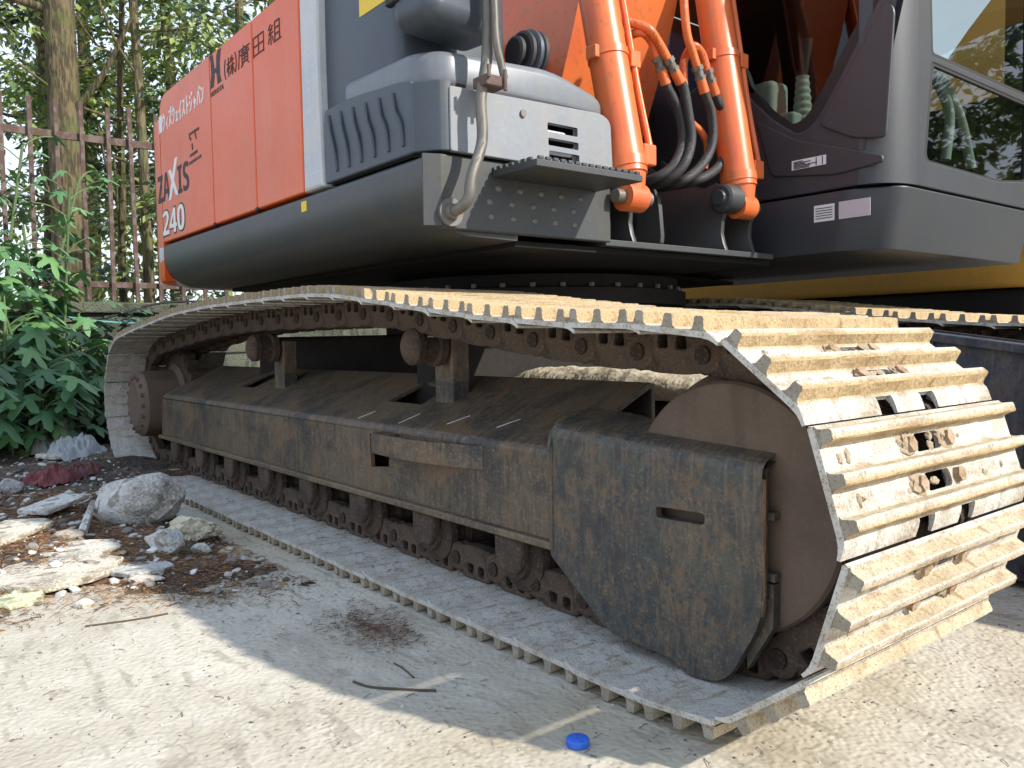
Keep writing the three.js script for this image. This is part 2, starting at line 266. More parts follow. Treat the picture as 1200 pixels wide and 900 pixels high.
// soil with rubbish beside the rear of the track
const soilMask = (x, z) => {
  const e = -1.55 - 0.25 * (z - 0.5) + 0.75 * (nz(x * 1.4 + 3, z * 1.4, 2) - 0.5) - x;   // positive behind the edge
  const near = z - 0.10 - 0.12 * (nz(x * 3, z * 3, 5) - 0.5);
  return Math.min(e * 0.7, Math.max(near, -3.4 - x), 6 - Math.abs(z));
};
{
  const n = 260, g = new THREE.PlaneGeometry(5.5, 7, n, n); g.rotateX(-Math.PI / 2); g.translate(-3.9, 0, 1.6);
  const hgt = (x, z) => { const m = soilMask(x, z); return m < 0 ? -0.03 + Math.max(m, -0.1) * 0.3 : Math.min(0.05, m * 0.12) - 0.012 + 0.05 * (nz(x * 4, z * 4, 3) - 0.42) + 0.025 * (nz(x * 15, z * 15, 6) - 0.5) + 0.07 * step(0.2, 1.4, m) * nz(x * 1.6, z * 1.6, 9); };
  const p = g.attributes.position; for (let i = 0; i < p.count; i++) p.setY(i, hgt(p.getX(i), p.getZ(i)));
  const f1 = fin(g, { crease: 3 }), sp = f1.attributes.position, sc = f1.attributes.color;   // reddish bark litter mixed into the soil in patches
  for (let i = 0; i < sp.count; i++) { const x = sp.getX(i), z = sp.getZ(i), k = step(0.45, 0.62, nz(x * 2.3 + 11, z * 2.3, 6)) * step(0.35, 0.6, nz(x * 12, z * 12, 8)); sc.setXYZ(i, 1 + 0.45 * k, 1 + 0.08 * k, 1 - 0.15 * k); }
  struct(obj('soil', f1, M.soil));
}
const soilTop = (x, z) => { const m = soilMask(x, z); return m < 0 ? 0 : Math.max(0, Math.min(0.05, m * 0.12) - 0.012 + 0.05 * (nz(x * 4, z * 4, 3) - 0.42) + 0.025 * (nz(x * 15, z * 15, 6) - 0.5) + 0.07 * step(0.2, 1.4, m) * nz(x * 1.6, z * 1.6, 9)); };
console.log('ground');
// ------------------------------------------------------------------ excavator: undercarriage
const excavator = thing('excavator', 'orange and grey crawler excavator with dusty steel tracks parked on concrete', 'excavator');
const IC = [0, 0.42], SC = [-4.28, 0.43], RI = 0.32, RS = 0.342, TIP = 0.098;
// closed pitch line of the chain, clockwise seen from the near side: along the top to the front, round the idler, back along the ground
const pinPath = (() => {
  const top = [[-4.28, 0.872], [-3.846, 0.916], [-3.3, 0.962], [-2.75, 0.985], [-2.16, 0.987], [-1.5, 0.978], [-0.975, 0.918], [-0.55, 0.868], [-0.177, 0.842], [0.02, 0.838]].map(([x, y]) => V(x, y - TIP, 0));
  const pts = [];
  for (let a = 170; a > 95; a -= 3) pts.push(V(SC[0] + RS * Math.cos(a * Math.PI / 180), SC[1] + RS * Math.sin(a * Math.PI / 180), 0));
  pts.push(...new THREE.CatmullRomCurve3(top).getPoints(120));
  for (let a = 84; a > -88; a -= 3) pts.push(V(IC[0] + RI * Math.cos(a * Math.PI / 180), IC[1] + RI * Math.sin(a * Math.PI / 180), 0));
  for (let x = 0; x > -4.28; x -= 0.06) pts.push(V(x, TIP + 0.004, 0));
  for (let a = 270; a > 171; a -= 3) pts.push(V(SC[0] + RS * Math.cos(a * Math.PI / 180), SC[1] + RS * Math.sin(a * Math.PI / 180), 0));
  pts.push(pts[0].clone());
  const acc = [0]; for (let i = 1; i < pts.length; i++) acc.push(acc[i - 1] + pts[i].distanceTo(pts[i - 1]));
  const L = acc[acc.length - 1];
  return { L, at(s) { s = ((s % L) + L) % L; let i = 1; while (acc[i] < s) i++; return pts[i - 1].clone().lerp(pts[i], (s - acc[i - 1]) / (acc[i] - acc[i - 1])); } };
})();
const NSHOE = 55, PITCH = pinPath.L / NSHOE;
const PHASE = (() => { let best = 9, at = 0; for (let s = 0; s < pinPath.L; s += 0.002) { const p = pinPath.at(s), a = Math.atan2(p.y - IC[1], p.x - IC[0]) * 180 / Math.PI, e = Math.abs(a - 16.9) + (p.x < 0 ? 99 : 0); if (e < best) { best = e; at = s; } } return (at % PITCH) - PITCH / 2; })();
console.log('pitch', PITCH, pinPath.L);
const SW = 0.74;                                          // shoe width
const pale = [1, 1, 1], gold = [0.86, 0.66, 0.40], endc = [0.62, 0.58, 0.52], under = [0.80, 0.80, 0.78];
function shoeGeometry(seed) {
  const r = rng(seed), gs = [], cz = -SW / 2;
  const slot = (u0, u1) => roundPts([[u0, cz + 0.056], [u1, cz + 0.056], [u1, cz - 0.048], [u0, cz - 0.048]], 0.016, 5);
  // plate with the two mud slots (outline in u, z)
  gs.push(extXZ([[-0.098, 0], [-0.098, -SW], [0.078, -SW], [0.078, 0]], 0.058, 0.070, { holes: [slot(-0.067, -0.031), slot(0.007, 0.043)] }));
  // curved trailing lip with two cut-outs
  const lip = [[0.075, 0.0705], [0.088, 0.0685], [0.099, 0.0630], [0.107, 0.0575], [0.114, 0.0530], [0.111, 0.0475], [0.102, 0.0520], [0.090, 0.0560], [0.075, 0.0575]];
  for (const [a, b] of [[0, -0.255], [-0.315, -0.425], [-0.485, -SW]]) gs.push(extXY(lip, a, b));
  gs.push(extXY([[0.075, 0.0705], [0.080, 0.0695], [0.080, 0.0575], [0.075, 0.0575]], -0.25, -0.49));
  // leading edge
  gs.push(extXY([[-0.108, 0.061], [-0.105, 0.068], [-0.096, 0.0705], [-0.096, 0.0575], [-0.103, 0.057]], -0.001, -SW + 0.001));
  // three grousers: a fillet up each flank, worn top
  for (const u of [-0.0866, -0.012, 0.0626]) {
    const w = 0.0005 * (r() - 0.5), hh = 0.0985 + 0.002 * (r() - 0.5);
    const prof = [[u - 0.020, 0.0695], [u - 0.0140, 0.0735], [u - 0.0115, 0.083], [u - 0.0100, hh - 0.003], [u - 0.007, hh], [u + 0.007 + w, hh], [u + 0.0100, hh - 0.003], [u + 0.0115, 0.083], [u + 0.0140, 0.0735], [u + 0.020, 0.0695]];
    const n = 22, pos = [], col = [], idx = [];
    const flank = (k) => (k >= 5 && k <= 8 ? gold : k >= 1 && k <= 3 ? [0.9, 0.8, 0.62] : pale);
    for (let i = 0; i <= n; i++) for (let k = 0; k < prof.length; k++) {
      const z = -0.002 - (SW - 0.004) * i / n, nn = 0.0016 * (r() - 0.5) * (k > 1 && k < 8 ? 1 : 0);
      pos.push(prof[k][0] + nn, prof[k][1] + nn, z); const c = flank(k), j = 0.97 + 0.05 * r(); col.push(c[0] * j, c[1] * j, c[2] * j);
    }
    const K = prof.length;
    for (let i = 0; i < n; i++) for (let k = 0; k < K - 1; k++) { const a = i * K + k, b = a + 1, c = a + K, d = c + 1; idx.push(a, c, b, b, c, d); }
    const g = new THREE.BufferGeometry(); g.setAttribute('position', new THREE.Float32BufferAttribute(pos, 3)); g.setAttribute('color', new THREE.Float32BufferAttribute(col, 3)); g.setIndex(idx);
    g.index.array.reverse(); g.computeVertexNormals();
    const ng = g.toNonIndexed(); const up = V().fromBufferAttribute(ng.attributes.normal, 0);
    gs.push(fin(g, { crease: 0.5 }));
    for (const z of [-0.002, -SW + 0.002]) gs.push(extXY(prof, z, z + (z > -0.1 ? -0.002 : 0.002), { color: endc }));
  }
  // bolts with caked earth round them
  for (const u of [-0.049, 0.025]) for (const z of [cz + 0.082, cz - 0.072]) {
    gs.push(rod(V(u, 0.066, z), V(u, 0.082, z), 0.0165, 0.0155, 6, { color: [0.72, 0.55, 0.42] }));
    if (r() > 0.25) { const g = lump(seed * 7 + gs.length, 0.018 + 0.012 * r(), 0.008, 0.018 + 0.016 * r(), 1.1, 3); g.translate(u + 0.012 * (r() - 0.5), 0.071, z + 0.02 * (r() - 0.5)); gs.push(fin(g, { color: [0.78, 0.66, 0.52], crease: null, keepUV: true })); }
  }
  for (let i = 0; i < 14; i++) { const g = lump(seed * 13 + i, 0.004 + 0.008 * r(), 0.003 + 0.003 * r(), 0.005 + 0.014 * r() * r(), 1.1, 2); g.translate([-0.049, 0.025][i % 2] + 0.02 * (r() - 0.5), 0.070, -0.05 - 0.64 * r()); gs.push(fin(g, { color: [0.84, 0.74, 0.6], crease: null, keepUV: true })); }
  return mergeGeometries(gs);
}
const shoeGeos = [1, 2, 3, 4, 5, 6].map(shoeGeometry);
function linkGeometry() {
  const gs = [], h = PITCH / 2;
  for (const [z0, s] of [[-0.225, -1], [-0.515, 1]]) {
    const zA = z0, zB = z0 + s * 0.024, zC = z0 + s * 0.0265, zD = z0 + s * 0.05;
    const body = roundPts([[-0.084, -0.040], [-0.045, -0.047], [0.045, -0.047], [0.084, -0.040], [0.080, 0.03], [0.068, 0.056], [-0.068, 0.056], [-0.080, 0.03]], 0.014, 3);
    gs.push(extXY(body, zA + s * 0.004, zD - s * 0.004, { holes: [roundPts([[-0.040, 0.012], [-0.010, 0.012], [-0.014, 0.045], [-0.040, 0.045]], 0.008, 3), roundPts([[0.012, 0.010], [0.046, 0.010], [0.040, 0.044], [0.016, 0.044]], 0.008, 3)], bevel: 0.004 }));
    for (const [u, a, b] of [[-h, zA, zB], [h, zC, zD]]) { const g = latheZ([[0.0001, 0], [0.03, 0], [0.043, 0.006], [0.046, 0.012], [0.043, 0.02], [0.03, 0.024], [0.0001, 0.024]], 18); g.translate(u, 0, Math.min(a, b)); gs.push(g); }
  }
  gs.push(rod(V(-h, 0, -0.218), V(-h, 0, -0.522), 0.021, 0.021, 14, { color: [0.8, 0.75, 0.7] }), rod(V(-h, 0, -0.278), V(-h, 0, -0.462), 0.032, 0.032, 14));
  return mergeGeometries(gs);
}
const linkGeo = linkGeometry();
function makeTrack() {
  const tr = part('track', excavator);
  for (let i = 0; i < NSHOE; i++) {
    const a = pinPath.at(i * PITCH + PHASE), b = pinPath.at((i + 1) * PITCH + PHASE), mid = a.clone().add(b).multiplyScalar(0.5), ang = Math.atan2(b.y - a.y, b.x - a.x);
    const s = new THREE.Mesh(shoeGeos[(i * 7 + (i >> 2)) % 6], M.shoe); s.name = 'track_shoe';
    const l = new THREE.Mesh(linkGeo, M.chain); l.name = 'chain_link';
    for (const o of [s, l]) { o.position.copy(mid); o.rotation.z = ang; o.castShadow = o.receiveShadow = true; tr.add(o); }
    s.rotation.z += (LAT[i * 31] - 0.5) * 0.03; s.position.z = (LAT[i * 57] - 0.5) * 0.008; s.rotation.y = (LAT[i * 83] - 0.5) * 0.008;
  }
  return tr;
}
makeTrack();
console.log('track');

function makeTrackFrame() {
  const fr = part('track_frame', excavator), FZ = -0.18, X0 = -4.08, X1 = -0.50;
  // side beam: face plate with a slot, sloping top plates with openings, flange, inner web
  const slotPx = [[433, 508], [441, 508], [443, 531], [456, 531], [456, 547], [435, 547]].map(([x, y]) => { const p = U(x, y, 'z', FZ); return [p.x, p.y]; });
  const gs = [];
  gs.push(extXY([[X0, 0.255], [X1, 0.255], [X1, 0.475], [X0 + 0.05, 0.47], [X0, 0.44]], FZ, FZ - 0.016, { holes: [slotPx] }));
  // bent crease
  const bend = []; for (let k = 0; k <= 8; k++) { const a = k / 8 * 1.22; bend.push([FZ - 0.03 + 0.03 * Math.cos(a), 0.475 + 0.03 * Math.sin(a)]); } for (let k = 8; k >= 0; k--) { const a = k / 8 * 1.22; bend.push([FZ - 0.03 + 0.016 * Math.cos(a), 0.475 + 0.016 * Math.sin(a)]); }
  gs.push(extZY(bend, X0 + 0.05, X1, { crease: 0.7 }));
  // top plate: a sheet in its own plane (x along the beam, w up the slope), openings left in it
  const w0 = V(0, 0.475 + 0.03 * Math.sin(1.22), FZ - 0.03 + 0.03 * Math.cos(1.22)), slope = V(0, 0.42, -0.90).normalize(), LEN = 0.36;
  const onTop = (px, py) => { const nrm = V(1, 0, 0).cross(slope), d = RIGHT.clone().multiplyScalar(px - 600).addScaledVector(DOWN, py - 450).addScaledVector(FWD, F); const p = EYE.clone().addScaledVector(d, w0.clone().sub(EYE).dot(nrm) / d.dot(nrm)); return [p.x, p.clone().sub(w0).dot(slope)]; };
  const holesTop = [[[281, 453], [298, 454], [334, 437], [318, 436]], [[454, 470], [495, 474], [527, 452], [497, 448]]].map((q) => roundPts(q.map(([x, y]) => onTop(x, y)).map(([x, w]) => [x, clamp(w, 0.02, LEN - 0.02)]), 0.012, 2));
  for (const h of holesTop) console.log('top hole', JSON.stringify(h.filter((_, i) => i % 3 === 0)));
  { const g = new THREE.ExtrudeGeometry(shapeOf([[X0 + 0.05, 0], [X1, 0], [X1, LEN], [X0 + 0.05, LEN]], holesTop), { depth: 0.014, bevelEnabled: false });
    g.applyMatrix4(new THREE.Matrix4().makeBasis(V(1, 0, 0), slope, V(1, 0, 0).cross(slope))); g.translate(w0.x, w0.y, w0.z); const nn = V(1, 0, 0).cross(slope); g.translate(-nn.x * 0.014, -nn.y * 0.014, -nn.z * 0.014); gs.push(fin(g)); }
  const e = w0.clone().addScaledVector(slope, LEN);
  gs.push(box(X0 + 0.05, X1, 0.25, e.y - 0.004, e.z - 0.002, e.z - 0.018, 0.003));
  gs.push(box(X0 - 0.02, X1, 0.232, 0.254, FZ + 0.018, FZ - 0.05, 0.005, { color: [1.25, 1.2, 1.12] }), box(X0, X1, 0.234, 0.252, FZ - 0.3, e.z - 0.02, 0.003));
  gs.push(box(X0, X0 + 0.012, 0.255, 0.46, FZ - 0.018, e.z, 0.002));
  // weld beads along the joint to the guard
  gs.push(tube([V(X1 - 0.002, 0.25, FZ + 0.003), V(X1 - 0.002, 0.36, FZ + 0.004), V(X1 - 0.002, 0.47, FZ + 0.003)], 0.006, 16, 6));
  obj('side_beam', gs, M.frame, fr);
  { const nn = V(1, 0, 0).cross(slope); for (const [x0, y0, x1, y1] of [[420, 490, 440, 482], [467, 496, 492, 485], [524, 497, 551, 487], [582, 501, 610, 491]]) { const [xa, wa] = onTop(x0, y0), [xb, wb] = onTop(x1, y1), A = w0.clone().addScaledVector(slope, Math.max(0.004, wa)), B = w0.clone().addScaledVector(slope, Math.max(0.03, wb)); A.x = xa; B.x = xb; obj('chalk_mark', rod(A.addScaledVector(nn, -0.0015), B.addScaledVector(nn, -0.0015), 0.0032, 0.0028, 6), M.white, fr); } }
  // curved boarding step standing off the beam
  { const s0 = U(442, 503, 'z', FZ + 0.03), s1 = U(566, 512, 'z', FZ), h0 = 0.07, n = 16, outer = [], inner = [];
    for (let k = 0; k <= n; k++) { const t = k / n, x = mixn(s0.x, s1.x, t), bz = FZ + 0.002 + 0.065 * Math.pow(Math.sin(Math.PI * Math.min(1, 0.28 + 0.72 * t)), 0.8); outer.push([x, bz]); inner.push([x, bz - 0.012]); }
    const pl = [...outer, ...inner.reverse()], top = 0.478;
    const g = extXZ(pl, top - h0, top, { crease: 0.8 }); const p = g.attributes.position;
    for (let i = 0; i < p.count; i++) if (p.getY(i) > top - 0.02) p.setY(i, p.getY(i) - 0.004 * nz(p.getX(i) * 40, 0, 2));
    obj('boarding_step', [g, box(s0.x, s0.x + 0.10, top - 0.012, top - 0.002, FZ - 0.03, FZ + 0.05, 0.003)], M.frame, fr); }
  // idler guard at the front: tall side plate folded over the top
  const GZ = -0.15, gp = (px, py) => { const p = U(px, py, 'z', GZ); return [p.x, p.y]; };
  const out = [...roundPts([gp(645, 650), gp(715, 742), gp(786, 770), gp(806, 791), gp(850, 802), gp(893, 728), gp(893, 560), [U(893, 560, 'z', GZ).x, 0.505], [U(645, 500, 'z', GZ).x, 0.535]].map(([x, y]) => [x, Math.max(y, 0.05)]), [0.01, 0.03, 0.03, 0.02, 0.06, 0.05, 0, 0, 0], 4)];
  const slotG = roundPts([gp(768, 593), gp(826, 602), gp(826, 616), gp(768, 606)], 0.0125, 4);
  const G = []; G.push(extXY(out, GZ, GZ - 0.02, { holes: [slotG] }));
  { const xa = U(645, 500, 'z', GZ).x, xb = U(893, 560, 'z', GZ).x, n = 10, pos = [], idx = [], rows = 9;
    // folded top: quarter bend then nearly flat sheet, built as one skin with thickness
    const prof = []; for (let k = 0; k <= 6; k++) { const a = k / 6 * 1.35; prof.push([GZ - 0.035 + 0.035 * Math.cos(a), 0.035 * Math.sin(a)]); } prof.push([GZ - 0.10, 0.05], [GZ - 0.16, 0.062], [GZ - 0.17, 0.050], [GZ - 0.10, 0.036]); for (let k = 6; k >= 0; k--) { const a = k / 6 * 1.35; prof.push([GZ - 0.035 + 0.018 * Math.cos(a), 0.018 * Math.sin(a)]); }
    const K = prof.length; for (let i = 0; i <= n; i++) for (let k = 0; k < K; k++) { const t = i / n, x = mixn(xa, xb, t), deep = k >= 7 && k <= 10 ? 1 - 0.35 * step(0.25, 0.4, t) : 1; pos.push(x, mixn(0.535, 0.505, t) + prof[k][1], GZ + (prof[k][0] - GZ) * deep); }
    for (let i = 0; i < n; i++) for (let k = 0; k < K; k++) { const a = i * K + k, b = i * K + (k + 1) % K, c = a + K, d = b + K; idx.push(a, b, c, b, d, c); }
    const g = new THREE.BufferGeometry(); g.setAttribute('position', new THREE.Float32BufferAttribute(pos, 3)); g.setIndex(idx); g.computeVertexNormals(); G.push(fin(g, { crease: 0.7 }));
    const a = U(645, 500, 'z', GZ).x; G.push(tube([V(a, 0.24, GZ - 0.002), V(a, 0.4, GZ - 0.001), V(a, 0.535, GZ - 0.004), V(a, 0.572, GZ - 0.04), V(a, 0.592, GZ - 0.14)], 0.008, 24, 6)); }
  { const x = U(893, 560, 'z', GZ).x; G.push(tube([V(x, 0.50, GZ - 0.006), V(x, 0.38, GZ - 0.005), V(x, 0.26, GZ - 0.006), V(x - 0.004, 0.225, GZ - 0.006)], 0.0055, 20, 6, { color: [1.5, 1.05, 0.75] })); }
  obj('idler_guard', G, M.guard, fr);
  // stiffeners seen through the open front of the guard
  const xg = U(893, 560, 'z', GZ).x;
  for (const q of [box(xg - 0.16, xg + 0.012, 0.415, 0.432, GZ - 0.022, GZ - 0.043, 0.003), box(xg - 0.16, xg + 0.014, 0.292, 0.31, GZ - 0.022, GZ - 0.043, 0.003), extXY([[xg - 0.05, 0.10], [xg + 0.01, 0.20], [xg + 0.012, 0.288], [xg - 0.06, 0.288]], GZ - 0.022, GZ - 0.042)]) obj('guard_stiffener', q, M.guard, fr);
  // idler wheel
  { const g = latheZ([[0.001, -0.197], [0.250, -0.197], [0.262, -0.201], [0.268, -0.209], [0.269, -0.282], [0.295, -0.286], [0.297, -0.454], [0.274, -0.458], [0.273, -0.512], [0.262, -0.518], [0.001, -0.518]], 96); g.translate(...IC, 0); obj('idler_wheel', g, M.disc, fr); }
  // drive sprocket and final drive drum
  { const teeth = []; for (let k = 0; k < 22; k++) for (const [da, rr] of [[-0.10, 0.30], [-0.045, 0.335], [0.045, 0.335], [0.10, 0.30]]) { const a = (k / 22) * 2 * Math.PI + da; teeth.push([SC[0] + rr * Math.cos(a), SC[1] + rr * Math.sin(a)]); }
    const sp = obj('drive_sprocket', [extXY(teeth, -0.335, -0.405)], M.chain, fr);
    const g = latheZ([[0.001, -0.075], [0.135, -0.075], [0.15, -0.085], [0.185, -0.10], [0.20, -0.115], [0.205, -0.30], [0.24, -0.32], [0.24, -0.42], [0.001, -0.42]], 48); g.translate(...SC, 0);
    const bolts = []; for (let k = 0; k < 16; k++) { const a = k / 16 * 2 * Math.PI; bolts.push(rod(V(SC[0] + 0.165 * Math.cos(a), SC[1] + 0.165 * Math.sin(a), -0.10), V(SC[0] + 0.165 * Math.cos(a), SC[1] + 0.165 * Math.sin(a), -0.078), 0.011, 0.011, 6)); }
    obj('final_drive', [g, ...bolts], M.disc, fr); }
  // carrier rollers on their posts
  for (const px of [300, 487]) { const c = U(px, 407, 'z', -0.24), cy = 0.765;
    const g = latheZ([[0.001, -0.20], [0.03, -0.20], [0.045, -0.207], [0.056, -0.215], [0.062, -0.222], [0.062, -0.245], [0.055, -0.25], [0.055, -0.30], [0.068, -0.305], [0.068, -0.33], [0.045, -0.34], [0.045, -0.42], [0.001, -0.42]], 28); g.translate(c.x, cy, 0);
    obj('carrier_roller', g, M.chain, fr);
    obj('roller_post', [box(c.x - 0.05, c.x + 0.06, 0.53, 0.80, -0.345, -0.42, 0.01)], M.frame, fr); }
  // track rollers hung below the beam
  for (let k = 0; k < 8; k++) { const x = -0.72 - 0.445 * k, g = latheZ([[0.001, -0.185], [0.045, -0.185], [0.058, -0.193], [0.062, -0.21], [0.075, -0.216], [0.095, -0.222], [0.097, -0.245], [0.078, -0.25], [0.078, -0.29], [0.097, -0.30], [0.097, -0.44], [0.078, -0.45], [0.078, -0.53], [0.001, -0.53]], 28); g.translate(x, 0.165, 0);
    obj('track_roller', [g, extXY(roundPts([[x - 0.062, 0.232], [x - 0.062, 0.165], [x - 0.04, 0.128], [x + 0.04, 0.128], [x + 0.062, 0.165], [x + 0.062, 0.232]], [0.004, 0.03, 0.03, 0.03, 0.03, 0.004], 5), -0.172, -0.205, { bevel: 0.009 })], M.chain, fr); }
  return fr;
}
const frameR = makeTrackFrame();
// the far side: the same track and frame, the frame turned so that its guard faces outwards
{
  const tl = excavator.children.find((o) => o.name === 'track').clone(); tl.position.z = -2.2; excavator.add(tl);
  const fl = frameR.clone(); fl.position.z = -2.94; fl.scale.z = -1; excavator.add(fl);
}
// car body and slewing ring
obj('center_frame', [extXZ([[-3.2, -0.45], [-2.7, -0.85], [-1.75, -0.85], [-1.62, -0.45], [-1.45, -0.5], [-1.42, -1.1], [-1.42, -1.84], [-1.45, -2.44], [-1.62, -2.49], [-1.75, -2.09], [-2.7, -2.09], [-3.2, -2.49], [-3.35, -2.34], [-2.9, -1.84], [-2.9, -1.1], [-3.35, -0.6]], 0.42, 0.82, { bevel: 0.02 })], M.dark, excavator);
obj('frame_leg', box(-1.5, -0.42, 0.42, 0.585, -0.74, -0.98, 0.02), M.dark, excavator);
{
  const ring = part('slewing_ring', excavator), g = new THREE.LatheGeometry([[0.001, 0.82], [0.74, 0.82], [0.74, 0.90], [0.70, 0.905], [0.70, 0.93], [0.76, 0.935], [0.76, 1.0], [0.72, 1.01], [0.72, 1.06], [0.001, 1.06]].map(([r, y]) => P2(r, y)), 72); g.translate(-2.14, 0, -1.47);
  obj('ring_body', fin(g, { crease: 0.5 }), M.dark, ring);
  for (let k = 0; k < 36; k++) { const a = k / 36 * 2 * Math.PI, x = -2.14 + 0.73 * Math.cos(a), z = -1.47 + 0.73 * Math.sin(a); obj('ring_bolt', [rod(V(x, 0.998, z), V(x, 1.022, z), 0.013, 0.013, 6), rod(V(x, 0.90, z), V(x, 0.92, z), 0.012, 0.012, 6)], M.steel, ring); }
}
console.log('undercarriage');
// ------------------------------------------------------------------ excavator: upper structure
const SZ = -0.10, FX = -0.98;                             // right-hand side plane, front plane
const uz = (px, py, z = SZ) => U(px, py, 'z', z), ux = (px, py, x = FX) => U(px, py, 'x', x);
// side frame: rounded skirt along the right side, and the deck
{
  const prof = roundPts([[-0.13, 1.335], [-0.10, 1.325], [-0.10, 1.235], [-0.13, 1.155], [-0.22, 1.105], [-0.45, 1.10], [-0.45, 1.335]], [0.01, 0.02, 0.08, 0.06, 0.05, 0, 0], 6);
  obj('side_skirt', extZY(prof, -3.62, -1.0, { crease: 0.5 }), M.skirt, excavator);
  obj('skirt_end_stripe', extZY(prof.map(([z, y]) => [z + 0.001, y]), -3.70, -3.625, { crease: 0.5 }), M.white, excavator);
  obj('warning_sticker', box(uz(353, 236, -0.099).x, uz(359, 236, -0.099).x, uz(356, 248, -0.099).y, uz(356, 236, -0.099).y, -0.1, -0.0985, 0), M.yellowLabel, excavator);
  obj('revolving_deck', [extXZ([[-3.6, -0.46], [-1.02, -0.46], [-1.02, -1.86], [-1.7, -1.88], [-1.9, -2.8], [-3.6, -2.8]], 1.085, 1.104)], M.deck, excavator); obj('deck_front', box(-1.7, -0.985, 1.106, 1.13, -0.84, -1.84, 0.004), M.skirt, excavator);
  obj('machine_house', [box(-3.55, -1.72, 1.34, 1.97, -0.18, -2.82, 0.03)], M.dark, excavator);
}
// counterweight with its rounded rear, engine cover
{
  const plan = [[-3.62, -0.10], [-3.70, -0.102], [-3.78, -0.115], [-3.86, -0.15], [-3.95, -0.23], [-4.10, -0.45], [-4.24, -0.85], [-4.30, -1.47], [-4.24, -2.1], [-4.10, -2.5], [-3.86, -2.8], [-3.62, -2.84]];
  obj('counterweight', extXZ(plan, 1.13, 2.02, { bevel: 0.03, crease: 0.5 }), M.orange, excavator);
  obj('engine_cover', box(-3.6, -1.84, 1.975, 2.10, -0.17, -2.8, 0.03), M.orange, excavator);
}
// orange side doors, pale stripe
const doorX = [[-3.615, -2.803], [-2.797, -2.283], [-2.277, -1.825]], DT = 2.115;
const doors = doorX.map(([a, b], i) => obj('side_door', [i ? box(a, b, 1.342, DT, SZ - 0.06, SZ, 0.008) : extXY(roundPts([[a, 1.342], [b, 1.342], [b, DT], [a, DT]], [0, 0, 0, 0.13], 8), SZ - 0.06, SZ, { bevel: 0.006, crease: null })], M.orange, excavator));
for (const x of [-2.80, -2.28]) obj('door_stop', box(x - 0.016, x + 0.016, 1.336, 1.352, SZ - 0.02, SZ + 0.004, 0.004), M.black, excavator);
{
  const pts = [[-1.818, 1.342], [-1.66, 1.342], [-1.672, 1.6], [-1.68, 1.85], [-1.672, DT], [-1.818, DT]];
  obj('stripe_panel', extXY(pts, SZ - 0.07, SZ + 0.002, { bevel: 0.012 }), M.white, excavator);
}
// lettering painted on the doors: thin raised strokes
const strokes = (list, x0, y0, w, h, t, z = SZ + 0.0012) => {
  const gs = [];
  for (const s of list) for (let i = 0; i + 3 < s.length; i += 2) {
    const a = P2(x0 + s[i] * w, y0 + s[i + 1] * h), b = P2(x0 + s[i + 2] * w, y0 + s[i + 3] * h), d = b.clone().sub(a), L = d.length(); if (L < 1e-5) continue;
    const g = new THREE.BoxGeometry(L + t * 0.7, t, 0.002); g.rotateZ(Math.atan2(d.y, d.x)); g.translate((a.x + b.x) / 2, (a.y + b.y) / 2, z + 0.00002 * (gs.length % 20)); gs.push(fin(g, { crease: null }));
  }
  return gs;
};
const KABU = [[.1, .7, .45, .7], [.28, .98, .28, .02], [.28, .65, .08, .3], [.28, .6, .42, .4], [.55, .75, .95, .75], [.6, .92, .52, .68], [.48, .5, .98, .5], [.75, .98, .75, .02], [.74, .5, .48, .1], [.76, .5, .99, .1]];
const KANJI = {
  kabu: [[.06, 1, -.02, .75, -.04, .5, -.02, .25, .06, 0], [.94, 1, 1.02, .75, 1.04, .5, 1.02, .25, .94, 0], ...KABU.map((s) => s.map((v, i) => (i % 2 ? v : 0.14 + v * 0.72)))],
  hiro: [[.5, 1, .5, .9], [.08, .88, .98, .88], [.15, .88, .03, .02], [.28, .75, .9, .75], [.43, .84, .43, .62], [.73, .84, .73, .62], [.22, .62, .96, .62], [.35, .52, .83, .52], [.35, .52, .35, .2], [.83, .52, .83, .2], [.35, .36, .83, .36], [.35, .2, .83, .2], [.59, .62, .59, .2], [.45, .16, .28, .02], [.72, .16, .92, .02]],
  ta: [[.1, .03, .1, .93, .9, .93, .9, .03], [.1, .08, .9, .08], [.1, .5, .9, .5], [.5, .08, .5, .93]],
  kumi: [[.25, .98, .1, .78, .35, .72], [.4, .88, .12, .52, .42, .58], [.27, .55, .27, .05], [.15, .4, .08, .15], [.38, .38, .44, .18], [.56, .08, .56, .95, .9, .95, .9, .08], [.56, .66, .9, .66], [.56, .38, .9, .38], [.47, .07, .99, .07]],
};
const U1 = [[.5, 1, .5, .82], [.12, .55, .12, .8, .88, .8, .82, .45, .62, .2, .35, .02]], I1 = [[.85, .95, .5, .62, .1, .42], [.52, .64, .52, 0]], SU = [[.15, .88, .8, .88, .6, .5, .1, .05], [.55, .45, .92, .08]];
const small = (k) => k.map((s) => s.map((v, i) => (i % 2 ? v * 0.62 : 0.2 + v * 0.65)));
const KANA = [KANJI.kabu, U1, small(I1), [...SU, [.8, 1.05, .86, .92], [.95, 1.08, 1.0, .95]], U1, small([[.15, .85, .85, .85], [.5, .85, .5, .1], [.05, .1, .95, .1]]), I1, SU, [[.4, 1, .4, 0], [.4, .62, .85, .4]], [[.15, .85, .4, .72], [.08, .55, .32, .42], [.15, .02, .5, .12, .9, .55], [.75, .98, .82, .85], [.9, 1, .97, .87]], small([[.1, .6, .95, .72, .75, .42], [.35, .98, .5, 0]]), [[.38, .75, .25, .4, .05, .1], [.6, .78, .78, .45, .95, .1], [.84, .98, .92, .98, .92, .9, .84, .9, .84, .98]], [[.1, .88, .4, .7], [.12, .05, .55, .2, .92, .75]]];
